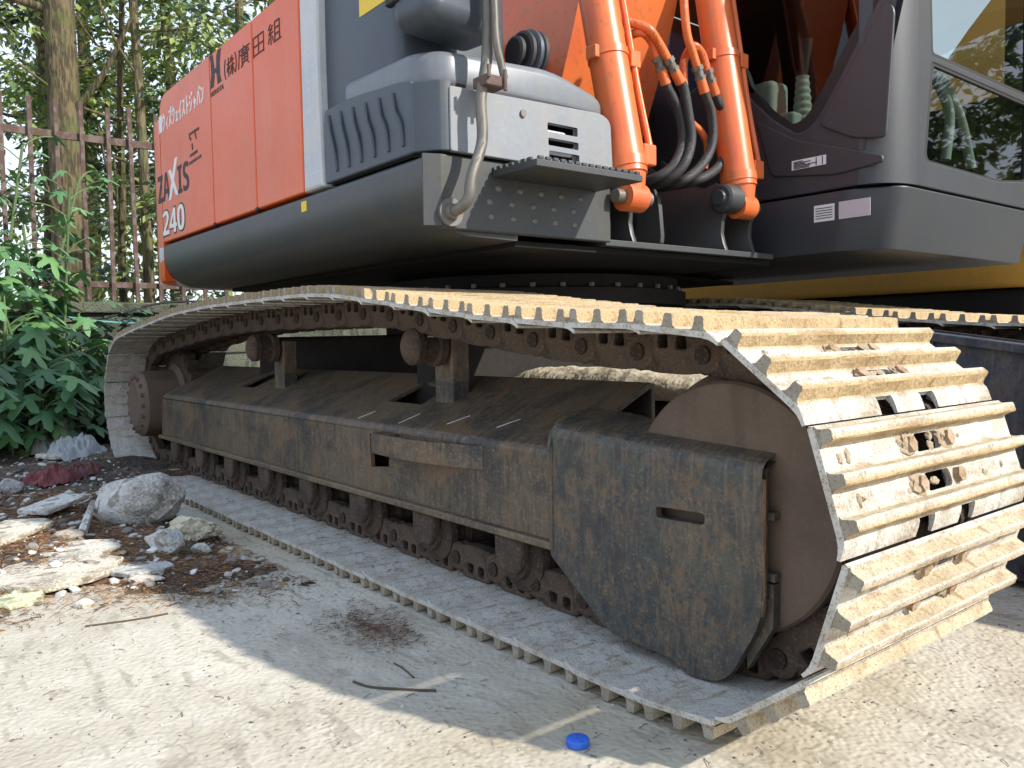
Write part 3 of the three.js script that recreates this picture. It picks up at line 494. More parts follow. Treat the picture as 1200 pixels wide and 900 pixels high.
{
  // company name across the second and third doors
  const a = uz(263, 88), b = uz(331, 40), y0 = (uz(265, 88).y + uz(327, 52).y) / 2, h = uz(281, 55).y - uz(281, 79).y, X0 = a.x, X1 = b.x, cw = (X1 - X0) / 4;
  ['kabu', 'hiro'].forEach((k, i) => obj('lettering', strokes(KANJI[k], X0 + i * cw + 0.06 * cw, y0, cw * 0.84, h, h * 0.055), M.ink, doors[1]));
  ['ta', 'kumi'].forEach((k, i) => obj('lettering', strokes(KANJI[k], X0 + (i + 2) * cw + 0.08 * cw, y0, cw * 0.84, h, h * 0.055), M.ink, doors[2]));
  // emblem: two tapering legs joined by a swoop, small word below
  const e0 = uz(246, 104), e1 = uz(260, 64), w = e1.x - e0.x, hh = uz(253, 64).y - uz(253, 104).y, ey = uz(248, 104).y;
  const q = (p) => p.map(([x, y]) => [e0.x + x * w, ey + y * hh]);
  obj('emblem', [extXY(q([[.02, 0], [.30, .02], [.40, .30], [.38, .62], [.32, .9], [.28, 1], [.04, 1], [.14, .8], [.16, .4]]), SZ - 0.002, SZ + 0.0015), extXY(q([[.62, 0], [.92, .02], [.82, .2], [.80, .6], [.94, .98], [.70, 1], [.60, .85], [.56, .5]]), SZ - 0.002, SZ + 0.0016), extXY(q([[.30, .62], [.45, .52], [.60, .50], [.66, .42], [.62, .30], [.48, .38], [.36, .46]]), SZ - 0.002, SZ + 0.0018)], M.ink, doors[1]);
  const font = await new FontLoader().loadAsync('fonts/droid/droid_sans_bold.typeface.json');
  const word = (txt, x0, y0, w, h, m, parent, z = SZ + 0.001, grow = 0) => {
    const shapes = font.generateShapes(txt, 1), g = new THREE.ExtrudeGeometry(shapes, { depth: 0.02, bevelEnabled: grow > 0, bevelThickness: 0.001, bevelSize: grow, bevelSegments: 1, curveSegments: 5 });
    g.computeBoundingBox(); const bb = g.boundingBox; g.translate(-bb.min.x, -bb.min.y, 0); g.scale(w / (bb.max.x - bb.min.x), h / (bb.max.y - bb.min.y), 0.05); g.translate(x0, y0, z - 0.0008); return obj('lettering', fin(g), m, parent);
  };
  word('HIROTA', e0.x + 0.01, uz(248, 114).y, w, uz(248, 107).y - uz(248, 113).y, M.ink, doors[1]);
  // white katakana line
  { const k0 = uz(187, 157), k1 = uz(240, 120), n = KANA.length, c = (k1.x - k0.x) / n, kh = 0.085; KANA.forEach((s, i) => obj('lettering', strokes(s, k0.x + i * c + 0.1 * c, k0.y, c * 0.82, kh, 0.011), M.inkWhite, doors[0])); }
  // model name and number
  { const p0 = uz(186, 239), p1 = uz(222, 222), yb = (p0.y + p1.y) / 2, hZ = uz(186, 207).y - uz(186, 239).y, x0 = p0.x, w = p1.x - p0.x;
    word('ZA', x0, yb, w * 0.40, hZ, M.ink, doors[0]); word('IS', x0 + w * 0.66, yb, w * 0.34, hZ, M.ink, doors[0], SZ + 0.001);
    const q2 = (p) => p.map(([x, y]) => [x0 + x * w, yb + y * hZ]);
    obj('lettering', [extXY(q2([[.36, -.06], [.44, -.06], [.68, 1.32], [.60, 1.32]]), SZ - 0.001, SZ + 0.0022), extXY(q2([[.60, 0], [.67, 0], [.46, 1], [.38, 1]]), SZ - 0.001, SZ + 0.0026)], M.inkWhite, doors[0]);
    const n0 = uz(192, 277), n1 = uz(217, 268), hn = uz(193, 248).y - uz(193, 277).y;
    word('240', n0.x - 0.01, (n0.y + n1.y) / 2 - 0.008, n1.x - n0.x + 0.02, hn + 0.016, M.ink, doors[0], SZ + 0.0008, 0.03); word('240', n0.x, (n0.y + n1.y) / 2, n1.x - n0.x, hn, M.inkWhite, doors[0], SZ + 0.0022); }
  // faded sticker and scuffs
  { const s = uz(222, 192), s2 = uz(235, 168); obj('faded_sticker', strokes([[0, 0, 1, .05], [.1, .25, .7, .28], [.1, 1, .9, 1], [.3, .6, .32, .45], [.1, .9, .2, .8], [.6, .9, .66, .74]], s.x, s.y, s2.x - s.x, 0.14, 0.012), M.rust, doors[0]); }
}
// fuel tank behind the tool box
{
  obj('fuel_tank', [box(-1.71, -1.16, 1.36, 2.12, -0.13, -0.56, 0.05, { crease: 0.8 })], M.tank, excavator);
  const a = uz(421, 8, -0.129), b = uz(463, 8, -0.129); obj('warning_label', box(a.x, b.x, uz(440, 8, -0.129).y, uz(440, 8, -0.129).y + 0.09, -0.13, -0.1285, 0), M.yellowLabel, excavator);
}
// tool box: ribbed side panel, front with sun brightness in its colour and a vent, separate lid
{
  const tb = part('tool_box', excavator);
  const plan = (o) => roundPts([[-1.64, -0.105 - o], [-1.07, -0.105 - o], [-0.985 - o * 0.6, -0.165 - o * 0.6], [-0.965 - o, -0.86 + o], [-1.64, -0.86 + o]], [0.01, 0.03, 0.05, 0.04, 0.01], 5);
  // front wall with three vent slots: built as a shape in z,y
  const vent = (px0, px1, py0, py1) => { const a = ux(px0, py0, -0.965), b = ux(px1, py1, -0.965), lo = ux(px0, py1, -0.965); b.y = lo.y; return roundPts([[a.z, a.y], [b.z, a.y], [b.z, b.y], [a.z, b.y]], 0.008, 3); };
  const slots = [vent(640, 677, 142, 155), vent(641, 678, 160, 171), vent(642, 679, 175, 187)];
  obj('front_panel', extZY(roundPts([[-0.175, 1.345], [-0.175, 1.535], [-0.80, 1.55], [-0.845, 1.53], [-0.855, 1.345]], [0.01, 0.01, 0.02, 0.03, 0.01], 3), -0.985, -0.962, { holes: slots, bevel: 0.003, crease: null }), M.tool, tb);
  obj('box_body', extXZ(roundPts([[-1.64, -0.12], [-1.09, -0.12], [-1.01, -0.19], [-1.01, -0.46], [-1.10, -0.47], [-1.10, -0.85], [-1.64, -0.85]], 0.012, 3), 1.342, 1.535), M.black, tb);  // black puts the darkness behind the vent slots into the colour
  const vz = (slots[0][0][0] + slots[0][8][0]) / 2; obj('vent_liner', [rod(V(-0.985, 1.40, vz + 0.08), V(-0.985, 1.40, vz - 0.05), 0.012), rod(V(-0.984, 1.455, vz + 0.08), V(-0.984, 1.455, vz - 0.02), 0.012)], M.white, tb);
  obj('lock', rod(V(-0.965, ux(613, 133, -0.96).y, ux(613, 133, -0.96).z), V(-0.955, ux(613, 133, -0.96).y, ux(613, 133, -0.96).z), 0.012), M.steel, tb);
  // ribbed dark side panel with its chamfered corner
  const side = roundPts([[-1.64, 1.345], [-1.06, 1.345], [-1.06, 1.56], [-1.12, 1.572], [-1.45, 1.602], [-1.64, 1.600]], [0.01, 0.01, 0.01, 0.03, 0.03, 0.02], 4);
  const panel = obj('side_panel', [extXY(side, -0.118, -0.100, { bevel: 0.005 }), extXZ(roundPts([[-1.065, -0.099], [-1.04, -0.101], [-0.975, -0.150], [-0.966, -0.185], [-0.99, -0.19], [-1.065, -0.12]], 0.008, 3), 1.346, 1.552, { bevel: 0.004 })], M.tank, tb);
  for (let k = 0; k < 6; k++) { const x = -1.60 + 0.088 * k, y1 = 1.575 - 0.006 * k; obj('rib', tube([V(x, y1, -0.099), V(x + 0.02, y1 - 0.06, -0.096), V(x + 0.045, 1.45, -0.096), V(x + 0.055, 1.375, -0.1)], 0.007, 12, 6), M.tank, panel); }
  // lid
  const lp = roundPts([[-1.52, -0.115], [-1.07, -0.112], [-0.985, -0.17], [-0.968, -0.62], [-0.975, -0.80], [-1.02, -0.86], [-1.52, -0.86]], [0.03, 0.05, 0.06, 0.1, 0.08, 0.05, 0.02], 5);
  const g = new THREE.ExtrudeGeometry(shapeOf(lp.map(([x, z]) => [x, -z])), { depth: 0.055, bevelEnabled: true, bevelThickness: 0.03, bevelSize: 0.03, bevelOffset: -0.03, bevelSegments: 5 });
  g.rotateX(-Math.PI / 2); g.translate(0, 1.565, 0); const p = g.attributes.position;
  for (let i = 0; i < p.count; i++) { const z = p.getZ(i), y = p.getY(i); p.setY(i, y + (y > 1.6 ? 0.022 * step(-1.0, -1.35, p.getX(i)) - 0.05 * step(-0.55, -0.86, z) + 0.012 * step(-0.24, -0.30, z) : (y < 1.57 ? 0.018 * step(-1.05, -1.4, p.getX(i)) : 0))); }
  obj('lid', fin(g, { crease: 0.7 }), M.lid, tb);
  obj('gap_filler', extXZ(lp.map(([x, z]) => [x * 0.99 - 0.012, z * 0.985 - 0.006]), 1.53, 1.57), M.black, tb);  // black sheet stands in for the shaded gap under the lid
}
// front plate under the tool box with raised grip dots, the step on top of it
{
  const fp = obj('front_plate', [box(FX - 0.03, FX, 1.118, 1.338, -0.155, -0.86, 0.006), extXZ([[-1.005, -0.10], [-1.0, -0.10], [FX, -0.15], [FX, -0.16], [-1.005, -0.16]], 1.125, 1.336, { bevel: 0.001 })], M.skirt, excavator);
  for (let r = 0; r < 4; r++) for (let k = 0; k < 5; k++) { const z = -0.36 - 0.088 * k + 0.015 * r, y = 1.30 - 0.045 * r; const g = new THREE.SphereGeometry(0.011, 8, 6); g.scale(0.35, 1, 1.3); g.translate(FX, y, z - (r % 2) * 0.02); obj('grip_dot', fin(g, { crease: null }), M.steel, fp); }
  const st = part('access_step', excavator), x0 = -0.98, x1 = -0.765;
  obj('tread', box(x0 + 0.002, x1, 1.286, 1.308, -0.34, -0.79, 0.003), M.skirt, st);
  for (let k = 0; k < 15; k++) { const z = -0.35 - 0.0293 * k; obj('tooth', box(x1 - 0.012, x1 - 0.001, 1.308, 1.318, z, z - 0.019, 0.002), M.skirt, st); }
  for (let k = 0; k < 7; k++) { const x = x1 - 0.03 - 0.0293 * k; obj('tooth', box(x, x - 0.019, 1.308, 1.318, -0.341, -0.352, 0.002), M.skirt, st); }
}
// handrail with clamp, mirror rod and mirror housing
{
  const hr = part('handrail', excavator), b = ux(527, 249), top = U(572, 60, 'x', -0.90), mid = U(565, 165, 'x', -0.90);
  obj('post', tube([V(FX, b.y, b.z), V(FX + 0.05, b.y + 0.005, b.z), V(-0.90, b.y + 0.03, b.z - 0.012), V(-0.895, b.y + 0.09, b.z - 0.02), V(-0.90, mid.y, mid.z), V(-0.905, mid.y + 0.12, mid.z - 0.002), V(-0.905, top.y, top.z), V(-0.905, 2.15, top.z)], 0.017, 60, 12), M.steel, hr);
  obj('flange', [rod(V(FX, b.y, b.z), V(FX + 0.012, b.y, b.z), 0.042, 0.042, 20), rod(V(FX + 0.012, b.y, b.z), V(FX + 0.03, b.y, b.z), 0.026, 0.022, 16)], M.steel, hr);
  const c = U(573, 96, 'x', -0.90);
  obj('clamp', [box(-0.935, -0.865, c.y - 0.02, c.y + 0.012, c.z + 0.035, c.z - 0.04, 0.004), rod(V(-0.86, c.y, c.z + 0.03), V(-0.86, c.y + 0.035, c.z + 0.03), 0.006), rod(V(-0.86, c.y - 0.03, c.z - 0.03), V(-0.86, c.y + 0.03, c.z - 0.03), 0.006)], M.rust, hr);
  const r0 = U(591, 92, 'x', -0.87), r1 = U(582, 52, 'x', -0.87), r2 = U(579, 0, 'x', -0.87); obj('mirror_rod', tube([r0, r0.clone().lerp(r1, 0.5), r1, r2, r2.clone().add(V(0, 0.2, 0.01))], 0.0115, 30, 10), M.steel, hr);
  const mi = part('mirror', excavator), a = U(486, 0, 'x', -1.0), q = U(600, 55, 'x', -0.93);
  const g = new RoundedBoxGeometry(0.20, 0.36, 0.31, 5, 0.055); g.rotateY(0.12); g.translate(-1.03, q.y + 0.20, q.z + 0.165);
  obj('mirror_housing', fin(g, { crease: null }), M.tank, mi);
  obj('mirror_bezel', box(-1.12, -1.05, q.y + 0.10, q.y + 0.2, q.z + 0.31, q.z + 0.335, 0.008), M.black, mi);
  const w = U(620, 58, 'x', -1.2); for (const [dz, r, m] of [[0.05, 0.052, M.rubber], [0.02, 0.075, M.rubber], [-0.005, 0.085, M.tank], [-0.03, 0.085, M.rubber]]) { const g2 = latheZ([[0.001, 0], [r - 0.01, 0], [r, 0.006], [r, 0.02], [r - 0.01, 0.026], [0.001, 0.026]], 28); g2.translate(w.x, w.y - 0.02, w.z + dz); obj('pin_cap', g2, m, excavator); }
}
console.log('body');
// ------------------------------------------------------------------ boom, lift cylinders, pipes and hoses
{
  const zc = -1.30, cl = [[-1.78, 1.62], [-1.62, 2.2], [-1.45, 2.9], [-1.15, 3.6], [-0.6, 4.25], [0.3, 4.7], [1.6, 4.8], [3.0, 4.5]].map(([x, y]) => V(x, y, 0));
  const cv = new THREE.CatmullRomCurve3(cl), n = 40, pos = [], idx = [], wd = 0.27;
  for (let i = 0; i <= n; i++) { const t = i / n, p = cv.getPoint(t), d = cv.getTangent(t), nn = V(-d.y, d.x, 0), h = 0.18 + 0.17 * Math.sin(Math.PI * Math.min(1, t * 1.3 + 0.15)); for (const [a, b] of [[1, 1], [1, -1], [-1, -1], [-1, 1]]) pos.push(p.x + nn.x * h * a, p.y + nn.y * h * a, zc + b * wd); }
  for (let i = 0; i < n; i++) for (let k = 0; k < 4; k++) { const a = i * 4 + k, b = i * 4 + (k + 1) % 4; idx.push(a, a + 4, b, b, a + 4, b + 4); } idx.push(0, 1, 2, 0, 2, 3); const l = n * 4; idx.push(l, l + 2, l + 1, l, l + 3, l + 2);
  const g = new THREE.BufferGeometry(); g.setAttribute('position', new THREE.Float32BufferAttribute(pos, 3)); g.setIndex(idx); g.computeVertexNormals();
  obj('boom', fin(g, { crease: 0.5 }), M.orange2, excavator);
  // boom foot brackets and the lit box ahead of it
  const bb = obj('boom_foot', [box(-1.60, -1.49, 1.94, 2.5, -1.035, -1.60, 0.012), box(-1.60, -1.50, 1.78, 1.935, -1.0, -1.60, 0.02), box(-1.9, -1.50, 1.5, 1.78, -0.98, -1.03, 0.01)], M.orange2, excavator);
  obj('frame_bulkhead', [box(-1.75, -1.70, 1.12, 1.75, -0.86, -1.9, 0.01), extXY(roundPts([[-1.7, 1.13], [-1.08, 1.13], [-1.1, 1.34], [-1.4, 1.62], [-1.7, 1.75]], 0.05, 3), -1.24, -1.26, { holes: [roundPts([[-1.62, 1.2], [-1.2, 1.2], [-1.22, 1.32], [-1.45, 1.5], [-1.62, 1.5]], 0.05, 4)] })], M.skirt, excavator);
  // brackets carrying the cylinder pins
  const bz = [ux(713, 255, -1.0).z, ux(744, 255, -1.0).z, ux(852, 270, -1.0).z, ux(884, 275, -1.0).z];
  for (const z of bz) obj('pin_bracket', extXY([[-1.5, 1.131], [-1.0, 1.131], [-1.012, 1.16], [-1.022, 1.20], [-1.018, 1.25], [-0.995, 1.30], [-0.985, 1.34], [-1.0, 1.385], [-1.05, 1.405], [-1.12, 1.39], [-1.3, 1.45], [-1.5, 1.6]], z - 0.011, z + 0.011, { bevel: 0.003, crease: 0.5 }), M.skirt, excavator);
  const cyl = (name, zb, px0, py0, px1, py1) => {
    const c = part('lift_cylinder', excavator), base = V(-1.07, 1.33, zb), tt = U(px1, py1, 'z', zb), dir = tt.clone().sub(U(px0, py0, 'z', zb)).normalize(), p0 = U(px0, py0, 'z', zb);
    const b0 = p0.clone().addScaledVector(dir, -0.02), b1 = p0.clone().addScaledVector(dir, 1.35), at = (s) => p0.clone().addScaledVector(dir, s);
    obj('barrel', rod(b0, b1, 0.070, 0.070, 40), M.orange2, c);
    obj('base_eye', [rod(at(-0.10), at(-0.01), 0.046, 0.066, 28), rod(V(at(-0.10).x, at(-0.10).y, zb - 0.045), V(at(-0.10).x, at(-0.10).y, zb + 0.045), 0.05, 0.05, 28), ...[0].map(() => rod(at(0.0), at(0.035), 0.074, 0.074, 40))], M.orange2, c);
    const s1 = U(px1, 75, 'z', zb), k = s1.clone().sub(p0).dot(dir);
    obj('strap', [rod(at(k - 0.014), at(k + 0.014), 0.0745, 0.0745, 40), box(at(k).x - 0.015, at(k).x + 0.05, at(k).y - 0.03, at(k).y + 0.03, zb - 0.070, zb - 0.12, 0.004), box(at(k).x - 0.02, at(k).x + 0.03, at(k).y - 0.022, at(k).y + 0.022, zb + 0.070, zb + 0.092, 0.004)], M.orange2, c);
    obj('port_block', box(at(0.06).x + 0.0, at(0.06).x + 0.06, at(0.02).y, at(0.02).y + 0.075, zb - 0.04, zb - 0.105, 0.008), M.orange2, c);
    const x = 0.02, line = [V(at(0.08).x + 0.04, at(0.08).y, zb - 0.096), V(at(0.3).x + 0.03, at(0.3).y, zb - 0.098), V(at(0.6).x + 0.03, at(0.6).y, zb - 0.098), V(at(1.2).x + 0.03, at(1.2).y, zb - 0.098)];
    obj('steel_line', tube(line, 0.013, 24, 10), M.orange2, c);
    obj('pin', [rod(V(at(-0.10).x, at(-0.10).y, zb + 0.085), V(at(-0.10).x, at(-0.10).y, zb - 0.085), 0.024, 0.028, 20)], M.steel, c);
  };
  cyl('right', (bz[0] + bz[1]) / 2, 735, 200, 701, 0); cyl('left', (bz[2] + bz[3]) / 2, 866, 215, 835, 0);
  { const p = ux(845, 232, -1.0), g2 = latheZ([[0.001, 0], [0.028, 0], [0.032, -0.012], [0.046, -0.014], [0.056, -0.022], [0.058, -0.05], [0.058, -0.10], [0.001, -0.10]], 32); g2.translate(p.x, p.y, p.z + 0.02); obj('pin_boss', g2, M.skirt, excavator); }
  // hose runs: steel pipe, fitting, rubber hose
  const hose = (pipe, mid, x, r = 0.017) => {
    const P = pipe.map(([a, b, dx = 0]) => U(a, b, 'x', x + dx)), Q = mid.map(([a, b, dx = 0]) => U(a, b, 'x', x + dx));
    obj('steel_pipe', tube(P, r * 0.95, 40, 12), M.orange2, excavator);
    const a = P[P.length - 1], d = a.clone().sub(P[P.length - 2]).normalize();
    obj('hose_fitting', [rod(a.clone().addScaledVector(d, -0.005), a.clone().addScaledVector(d, 0.012), r * 1.35, r * 1.35, 6), rod(a.clone().addScaledVector(d, 0.012), a.clone().addScaledVector(d, 0.035), r * 1.05, r * 1.05, 12), rod(a.clone().addScaledVector(d, 0.035), a.clone().addScaledVector(d, 0.047), r * 1.3, r * 1.3, 6)], M.steel, excavator);
    const h0 = a.clone().addScaledVector(d, 0.047), h1 = a.clone().addScaledVector(d, 0.10);
    obj('hose_sleeve', rod(h0, h1, r * 1.1, r * 1.2, 14), M.orange2, excavator);
    obj('rubber_hose', tube([h1.clone().addScaledVector(d, -0.01), h1.clone().addScaledVector(d, 0.02), ...Q], r * 1.12, 60, 12), M.rubber, excavator);
  };
  const hx = -1.0;
  hose([[718, 26, -0.12], [738, 27, -0.06], [760, 34], [772, 50], [783, 70]], [[806, 130], [810, 165], [800, 195], [780, 212, -0.05], [735, 218, -0.3]], hx);
  hose([[724, 62, -0.12], [735, 44, -0.06], [752, 38], [763, 48], [770, 68]], [[795, 130], [800, 165], [788, 195], [765, 210, -0.05], [720, 214, -0.3]], hx - 0.03);
  hose([[801, -20], [802, 10], [806, 44], [812, 62], [817, 79]], [[833, 130], [835, 165], [825, 190], [800, 212], [765, 222, -0.2]], hx - 0.02);
  hose([[800, 100, -0.06], [802, 70, -0.05], [812, 54], [822, 62], [829, 83]], [[850, 135], [853, 170], [842, 195], [815, 212], [775, 220, -0.2]], hx - 0.05);
  obj('steel_pipe', tube([[801, 70], [803, 110], [808, 140], [822, 155], [829, 172], [825, 198]].map(([a, b]) => U(a, b, 'x', hx - 0.06)), 0.014, 40, 10), M.orange2, excavator);
}
console.log('boom');
// ------------------------------------------------------------------ cab
{
  const cab = part('cab', excavator), CZ = -1.90, CX = -0.505, zl = -3.3;
  const cz = (px, py) => { const p = U(px, py, 'z', CZ); return [p.x, p.y]; }, cx = (px, py) => { const p = U(px, py, 'x', CX); return [p.z, p.y]; };
  // base
  { const g = extXZ(roundPts([[-2.3, CZ], [-0.66, CZ], [CX, CZ - 0.10], [CX, zl], [-2.3, zl]], [0, 0.05, 0.05, 0.05, 0], 5), 1.118, 1.362, { bevel: 0.006, crease: 0.5 }); const p = g.attributes.position; for (let i = 0; i < p.count; i++) if (p.getY(i) < 1.2 && p.getX(i) > -0.75) p.setX(i, p.getX(i) - 0.05); obj('cab_base', fin(g, { crease: 0.4 }), M.cab, cab); }
  // side wall with the window opening
  const win = [[868, 98], [880, 117], [905, 140], [933, 157], [945, 152], [957, 140], [985, 88], [1029, 0]].map(([x, y]) => cz(x, y));
  const wTop = 2.72, opening = [...win, [win[7][0] + 0.11, 2.2], [win[7][0] + 0.12, wTop - 0.1], [-1.6, wTop - 0.1], [-1.75, 2.2], [-1.6, 1.9], [win[0][0] - 0.06, win[0][1] + 0.1]];
  obj('side_wall', extXY([[-2.3, 1.372], [-0.64, 1.372], [-0.60, wTop], [-2.3, wTop]], CZ, CZ - 0.045, { holes: [roundPts(opening, 0.03, 3)], bevel: 0.006, crease: null }), M.cab, cab);
  obj('window_seal', extXY(roundPts(opening, 0.03, 3), CZ - 0.012, CZ - 0.04, { holes: [roundPts(opening.map(([x, y], i) => { const mx = -1.15, my = 2.0, d = Math.hypot(x - mx, y - my), k = 1 - 0.055 / d; return [mx + (x - mx) * k, my + (y - my) * k]; }), 0.03, 3)] }), M.black, cab);
  { const g = new THREE.ShapeGeometry(shapeOf(opening)); g.translate(0, 0, CZ - 0.024); obj('side_glass', fin(g, { crease: null }), M.glass, cab); }
  // embossed panels
  const emb = (pts, t = 0.012) => obj('trim_panel', extXY(roundPts(pts.map(([x, y]) => cz(x, y)), 0.03, 4), CZ - 0.004, CZ + t, { bevel: 0.006, crease: null }), M.cab, cab);
  emb([[960, 147], [1041, 0], [1050, 10], [1040, 162], [1000, 162]]); emb([[887, 142], [935, 164], [985, 172], [1036, 182], [1036, 190], [980, 205], [905, 208]], 0.01);
  // rounded front corner post
  { const prof = []; for (let k = 0; k <= 10; k++) { const a = k / 10 * Math.PI / 2; prof.push([-0.64 + 0.135 * Math.sin(a), CZ - 0.2 + 0.2 * Math.cos(a) + 0.002]); } for (let k = 10; k >= 0; k--) { const a = k / 10 * Math.PI / 2; prof.push([-0.66 + 0.115 * Math.sin(a), CZ - 0.2 + 0.165 * Math.cos(a)]); }
    obj('corner_post', extXZ(prof, 1.372, wTop, { crease: 0.6 }), M.cab, cab); }
  // front wall: lower and upper windscreen
  const lowW = roundPts([cx(1083, 188), cx(1172, 213), [zl + 0.09, 1.50], [zl + 0.09, 1.87], cx(1092, 72)].map(([z, y]) => [z, y]), [0.04, 0.03, 0.03, 0.02, 0.02], 5), upW = roundPts([[lowW[lowW.length - 1][0], 1.90], [zl + 0.09, 1.90], [zl + 0.09, 2.6], [lowW[0][0], 2.6]], 0.02, 3);
  obj('front_wall', extZY([[CZ - 0.19, 1.372], [CZ - 0.19, wTop], [zl, wTop], [zl, 1.372]], CX - 0.035, CX, { holes: [lowW, upW], bevel: 0.004, crease: null }), M.cab, cab);
  for (const w of [lowW, upW]) { const c = w.reduce((a, q) => [a[0] + q[0] / w.length, a[1] + q[1] / w.length], [0, 0]); obj('window_seal', extZY(w, CX - 0.02, CX - 0.004, { holes: [w.map(([z, y]) => [c[0] + (z - c[0]) * 0.955, c[1] + (y - c[1]) * 0.955])] }), M.black, cab); const sg = new THREE.ShapeGeometry(shapeOf(w.map(([z, y]) => [-z, y]))); sg.rotateY(Math.PI / 2); sg.translate(CX - 0.012, 0, 0); obj('windscreen', fin(sg, { crease: null }), M.glass, cab); }
  obj('left_wall', [box(-2.3, -0.64, 1.372, 1.95, zl, zl + 0.04, 0.005), box(-2.3, -1.22, 1.951, wTop, zl, zl + 0.04, 0.005), box(-0.63, CX - 0.04, 1.372, wTop, zl, zl + 0.05, 0.005)], M.black, cab);
  obj('roof', box(-2.3, CX, wTop, wTop + 0.08, CZ, zl, 0.04), M.cab, cab);
  obj('rear_wall', box(-2.32, -2.28, 1.372, wTop, CZ - 0.05, zl + 0.05, 0.004), M.black, cab);
  obj('cab_floor', box(-2.25, CX - 0.05, 1.372, 1.40, CZ - 0.06, zl + 0.06, 0.004), M.black, cab);
  // interior
  obj('seat', [box(-1.95, -1.45, 1.70, 1.84, -2.16, -2.62, 0.05), box(-2.05, -1.90, 1.78, 2.45, -2.16, -2.62, 0.06)], M.seat, cab);
  const q = U(905, 110, 'z', -2.02);
  obj('console', [box(q.x - 0.55, q.x + 0.02, 1.42, q.y + 0.06, -1.99, -2.13, 0.03), box(q.x - 0.02, q.x + 0.12, 1.42, q.y - 0.10, -2.0, -2.12, 0.02)], M.beige, cab);
  { const pr = []; for (let k = 0; k <= 14; k++) pr.push(P2((0.05 - 0.0015 * k) * (k % 2 ? 0.86 : 1), k * 0.016)); const g = new THREE.LatheGeometry(pr, 20); g.translate(q.x + 0.10, q.y - 0.16, -2.10); obj('lever_boot', fin(g, { crease: 0.4 }), M.beige, cab); obj('control_lever', [rod(V(q.x + 0.10, q.y + 0.05, -2.10), V(q.x + 0.12, q.y + 0.22, -2.10), 0.018, 0.026, 14)], M.black, cab); }
  for (const [a, b, c2] of [[[1090, 80], [1112, 130], [1108, 188]], [[1096, 82], [1124, 135], [1138, 196]]]) obj('pedal_lever', tube([a, b, c2].map(([x, y]) => U(x, y, 'x', CX - 0.09)), 0.022, 24, 10), M.beige, cab);
  // stickers
  const stick = (x0, y0, x1, y1, col, z) => { const a = U(x0, y1, 'z', z), b = U(x1, y0, 'z', z); return box(a.x, b.x, a.y, b.y, z - 0.001, z + 0.0012, 0, { color: col }); };
  const zb = CZ + 0.0125; const l1 = obj('maker_plate', stick(928, 181, 968, 200, [1, 1, 1.02], zb - 0.0015), M.label, cab);
  { const a = U(928, 200, 'z', zb), b = U(968, 181, 'z', zb), L = []; for (let k = 0; k < 6; k++) L.push([0.06, 0.12 + 0.14 * k, 0.3 + 0.5 * LAT[k * 3], 0.12 + 0.14 * k]); L.push([0.72, 0.1, 0.72, 0.9], [0.9, 0.1, 0.9, 0.9]); obj('print', strokes(L, a.x, a.y, b.x - a.x, b.y - a.y, 0.0035, zb + 0.0001), M.ink, l1); }
  const l2 = obj('maker_plate', stick(954, 238, 978, 261, [1, 1, 1.02], CZ), M.label, cab), l3 = obj('maker_plate', stick(983, 231, 1020, 257, [0.72, 0.66, 0.70], CZ), M.label, cab);
  { const a = U(954, 261, 'z', CZ), b = U(978, 238, 'z', CZ), L = []; for (let k = 0; k < 5; k++) L.push([0.1, 0.2 + 0.15 * k, 0.9, 0.2 + 0.15 * k]); obj('print', strokes(L, a.x, a.y, b.x - a.x, b.y - a.y, 0.003, CZ + 0.0016), M.ink, l2); }
}
console.log('cab');
// ------------------------------------------------------------------ yard behind: wall, fence, trees
const wallX = -6.3;
{
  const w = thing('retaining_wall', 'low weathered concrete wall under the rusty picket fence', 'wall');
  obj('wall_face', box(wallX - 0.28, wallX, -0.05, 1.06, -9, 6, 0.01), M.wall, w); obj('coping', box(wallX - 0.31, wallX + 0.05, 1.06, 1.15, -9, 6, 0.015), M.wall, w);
}
{
  const f = thing('picket_fence', 'rusty steel picket fence standing on the concrete wall', 'fence'), FXX = wallX - 0.13;
  const z0 = U(5, 230, 'x', FXX).z, z1 = U(157, 230, 'x', FXX).z, dz = (z1 - z0) / 5, yr = U(100, 161, 'x', FXX).y;
  for (let k = -8; k <= 22; k++) { const z = z0 + dz * k, t = 2.78 + 0.03 * (LAT[k + 40] - 0.5), lean = 0.02 * (LAT[k * 5 + 90] - 0.5); const g = box(-0.015, 0.015, 0, t - 1.15, -0.016, 0.016, 0.003); g.rotateX(lean); g.translate(FXX, 1.15, z); obj('picket', g, M.rust, f); }
  obj('rail', box(FXX - 0.044, FXX - 0.02, yr - 0.03, yr + 0.03, -7.4, 5.2, 0.004), M.rust, f); obj('rail', box(FXX - 0.044, FXX - 0.02, 1.28, 1.33, -7.4, 5.2, 0.004), M.rust, f);
}
// cables slung along the wall
tag(obj('cable', tube([V(-5.95, 1.02, 3), U(0, 372, 'x', -5.95), U(60, 370, 'x', -5.95), U(135, 378, 'x', -5.95), V(-5.95, 0.99, -2)], 0.009, 40, 6, { color: [0.10, 0.30, 0.30] }), M.twig), 'thin teal cable strung along the concrete wall', 'cable');
tag(obj('cable', tube([V(-6.0, 1.05, 3), U(0, 374, 'x', -6.0), U(70, 379, 'x', -6.0), U(130, 371, 'x', -6.0), U(190, 355, 'x', -6.0), V(-6.0, 1.13, -2)], 0.011, 40, 6, { color: [0.02, 0.02, 0.02] }), M.twig), 'sagging black cable hung along the concrete wall', 'cable');

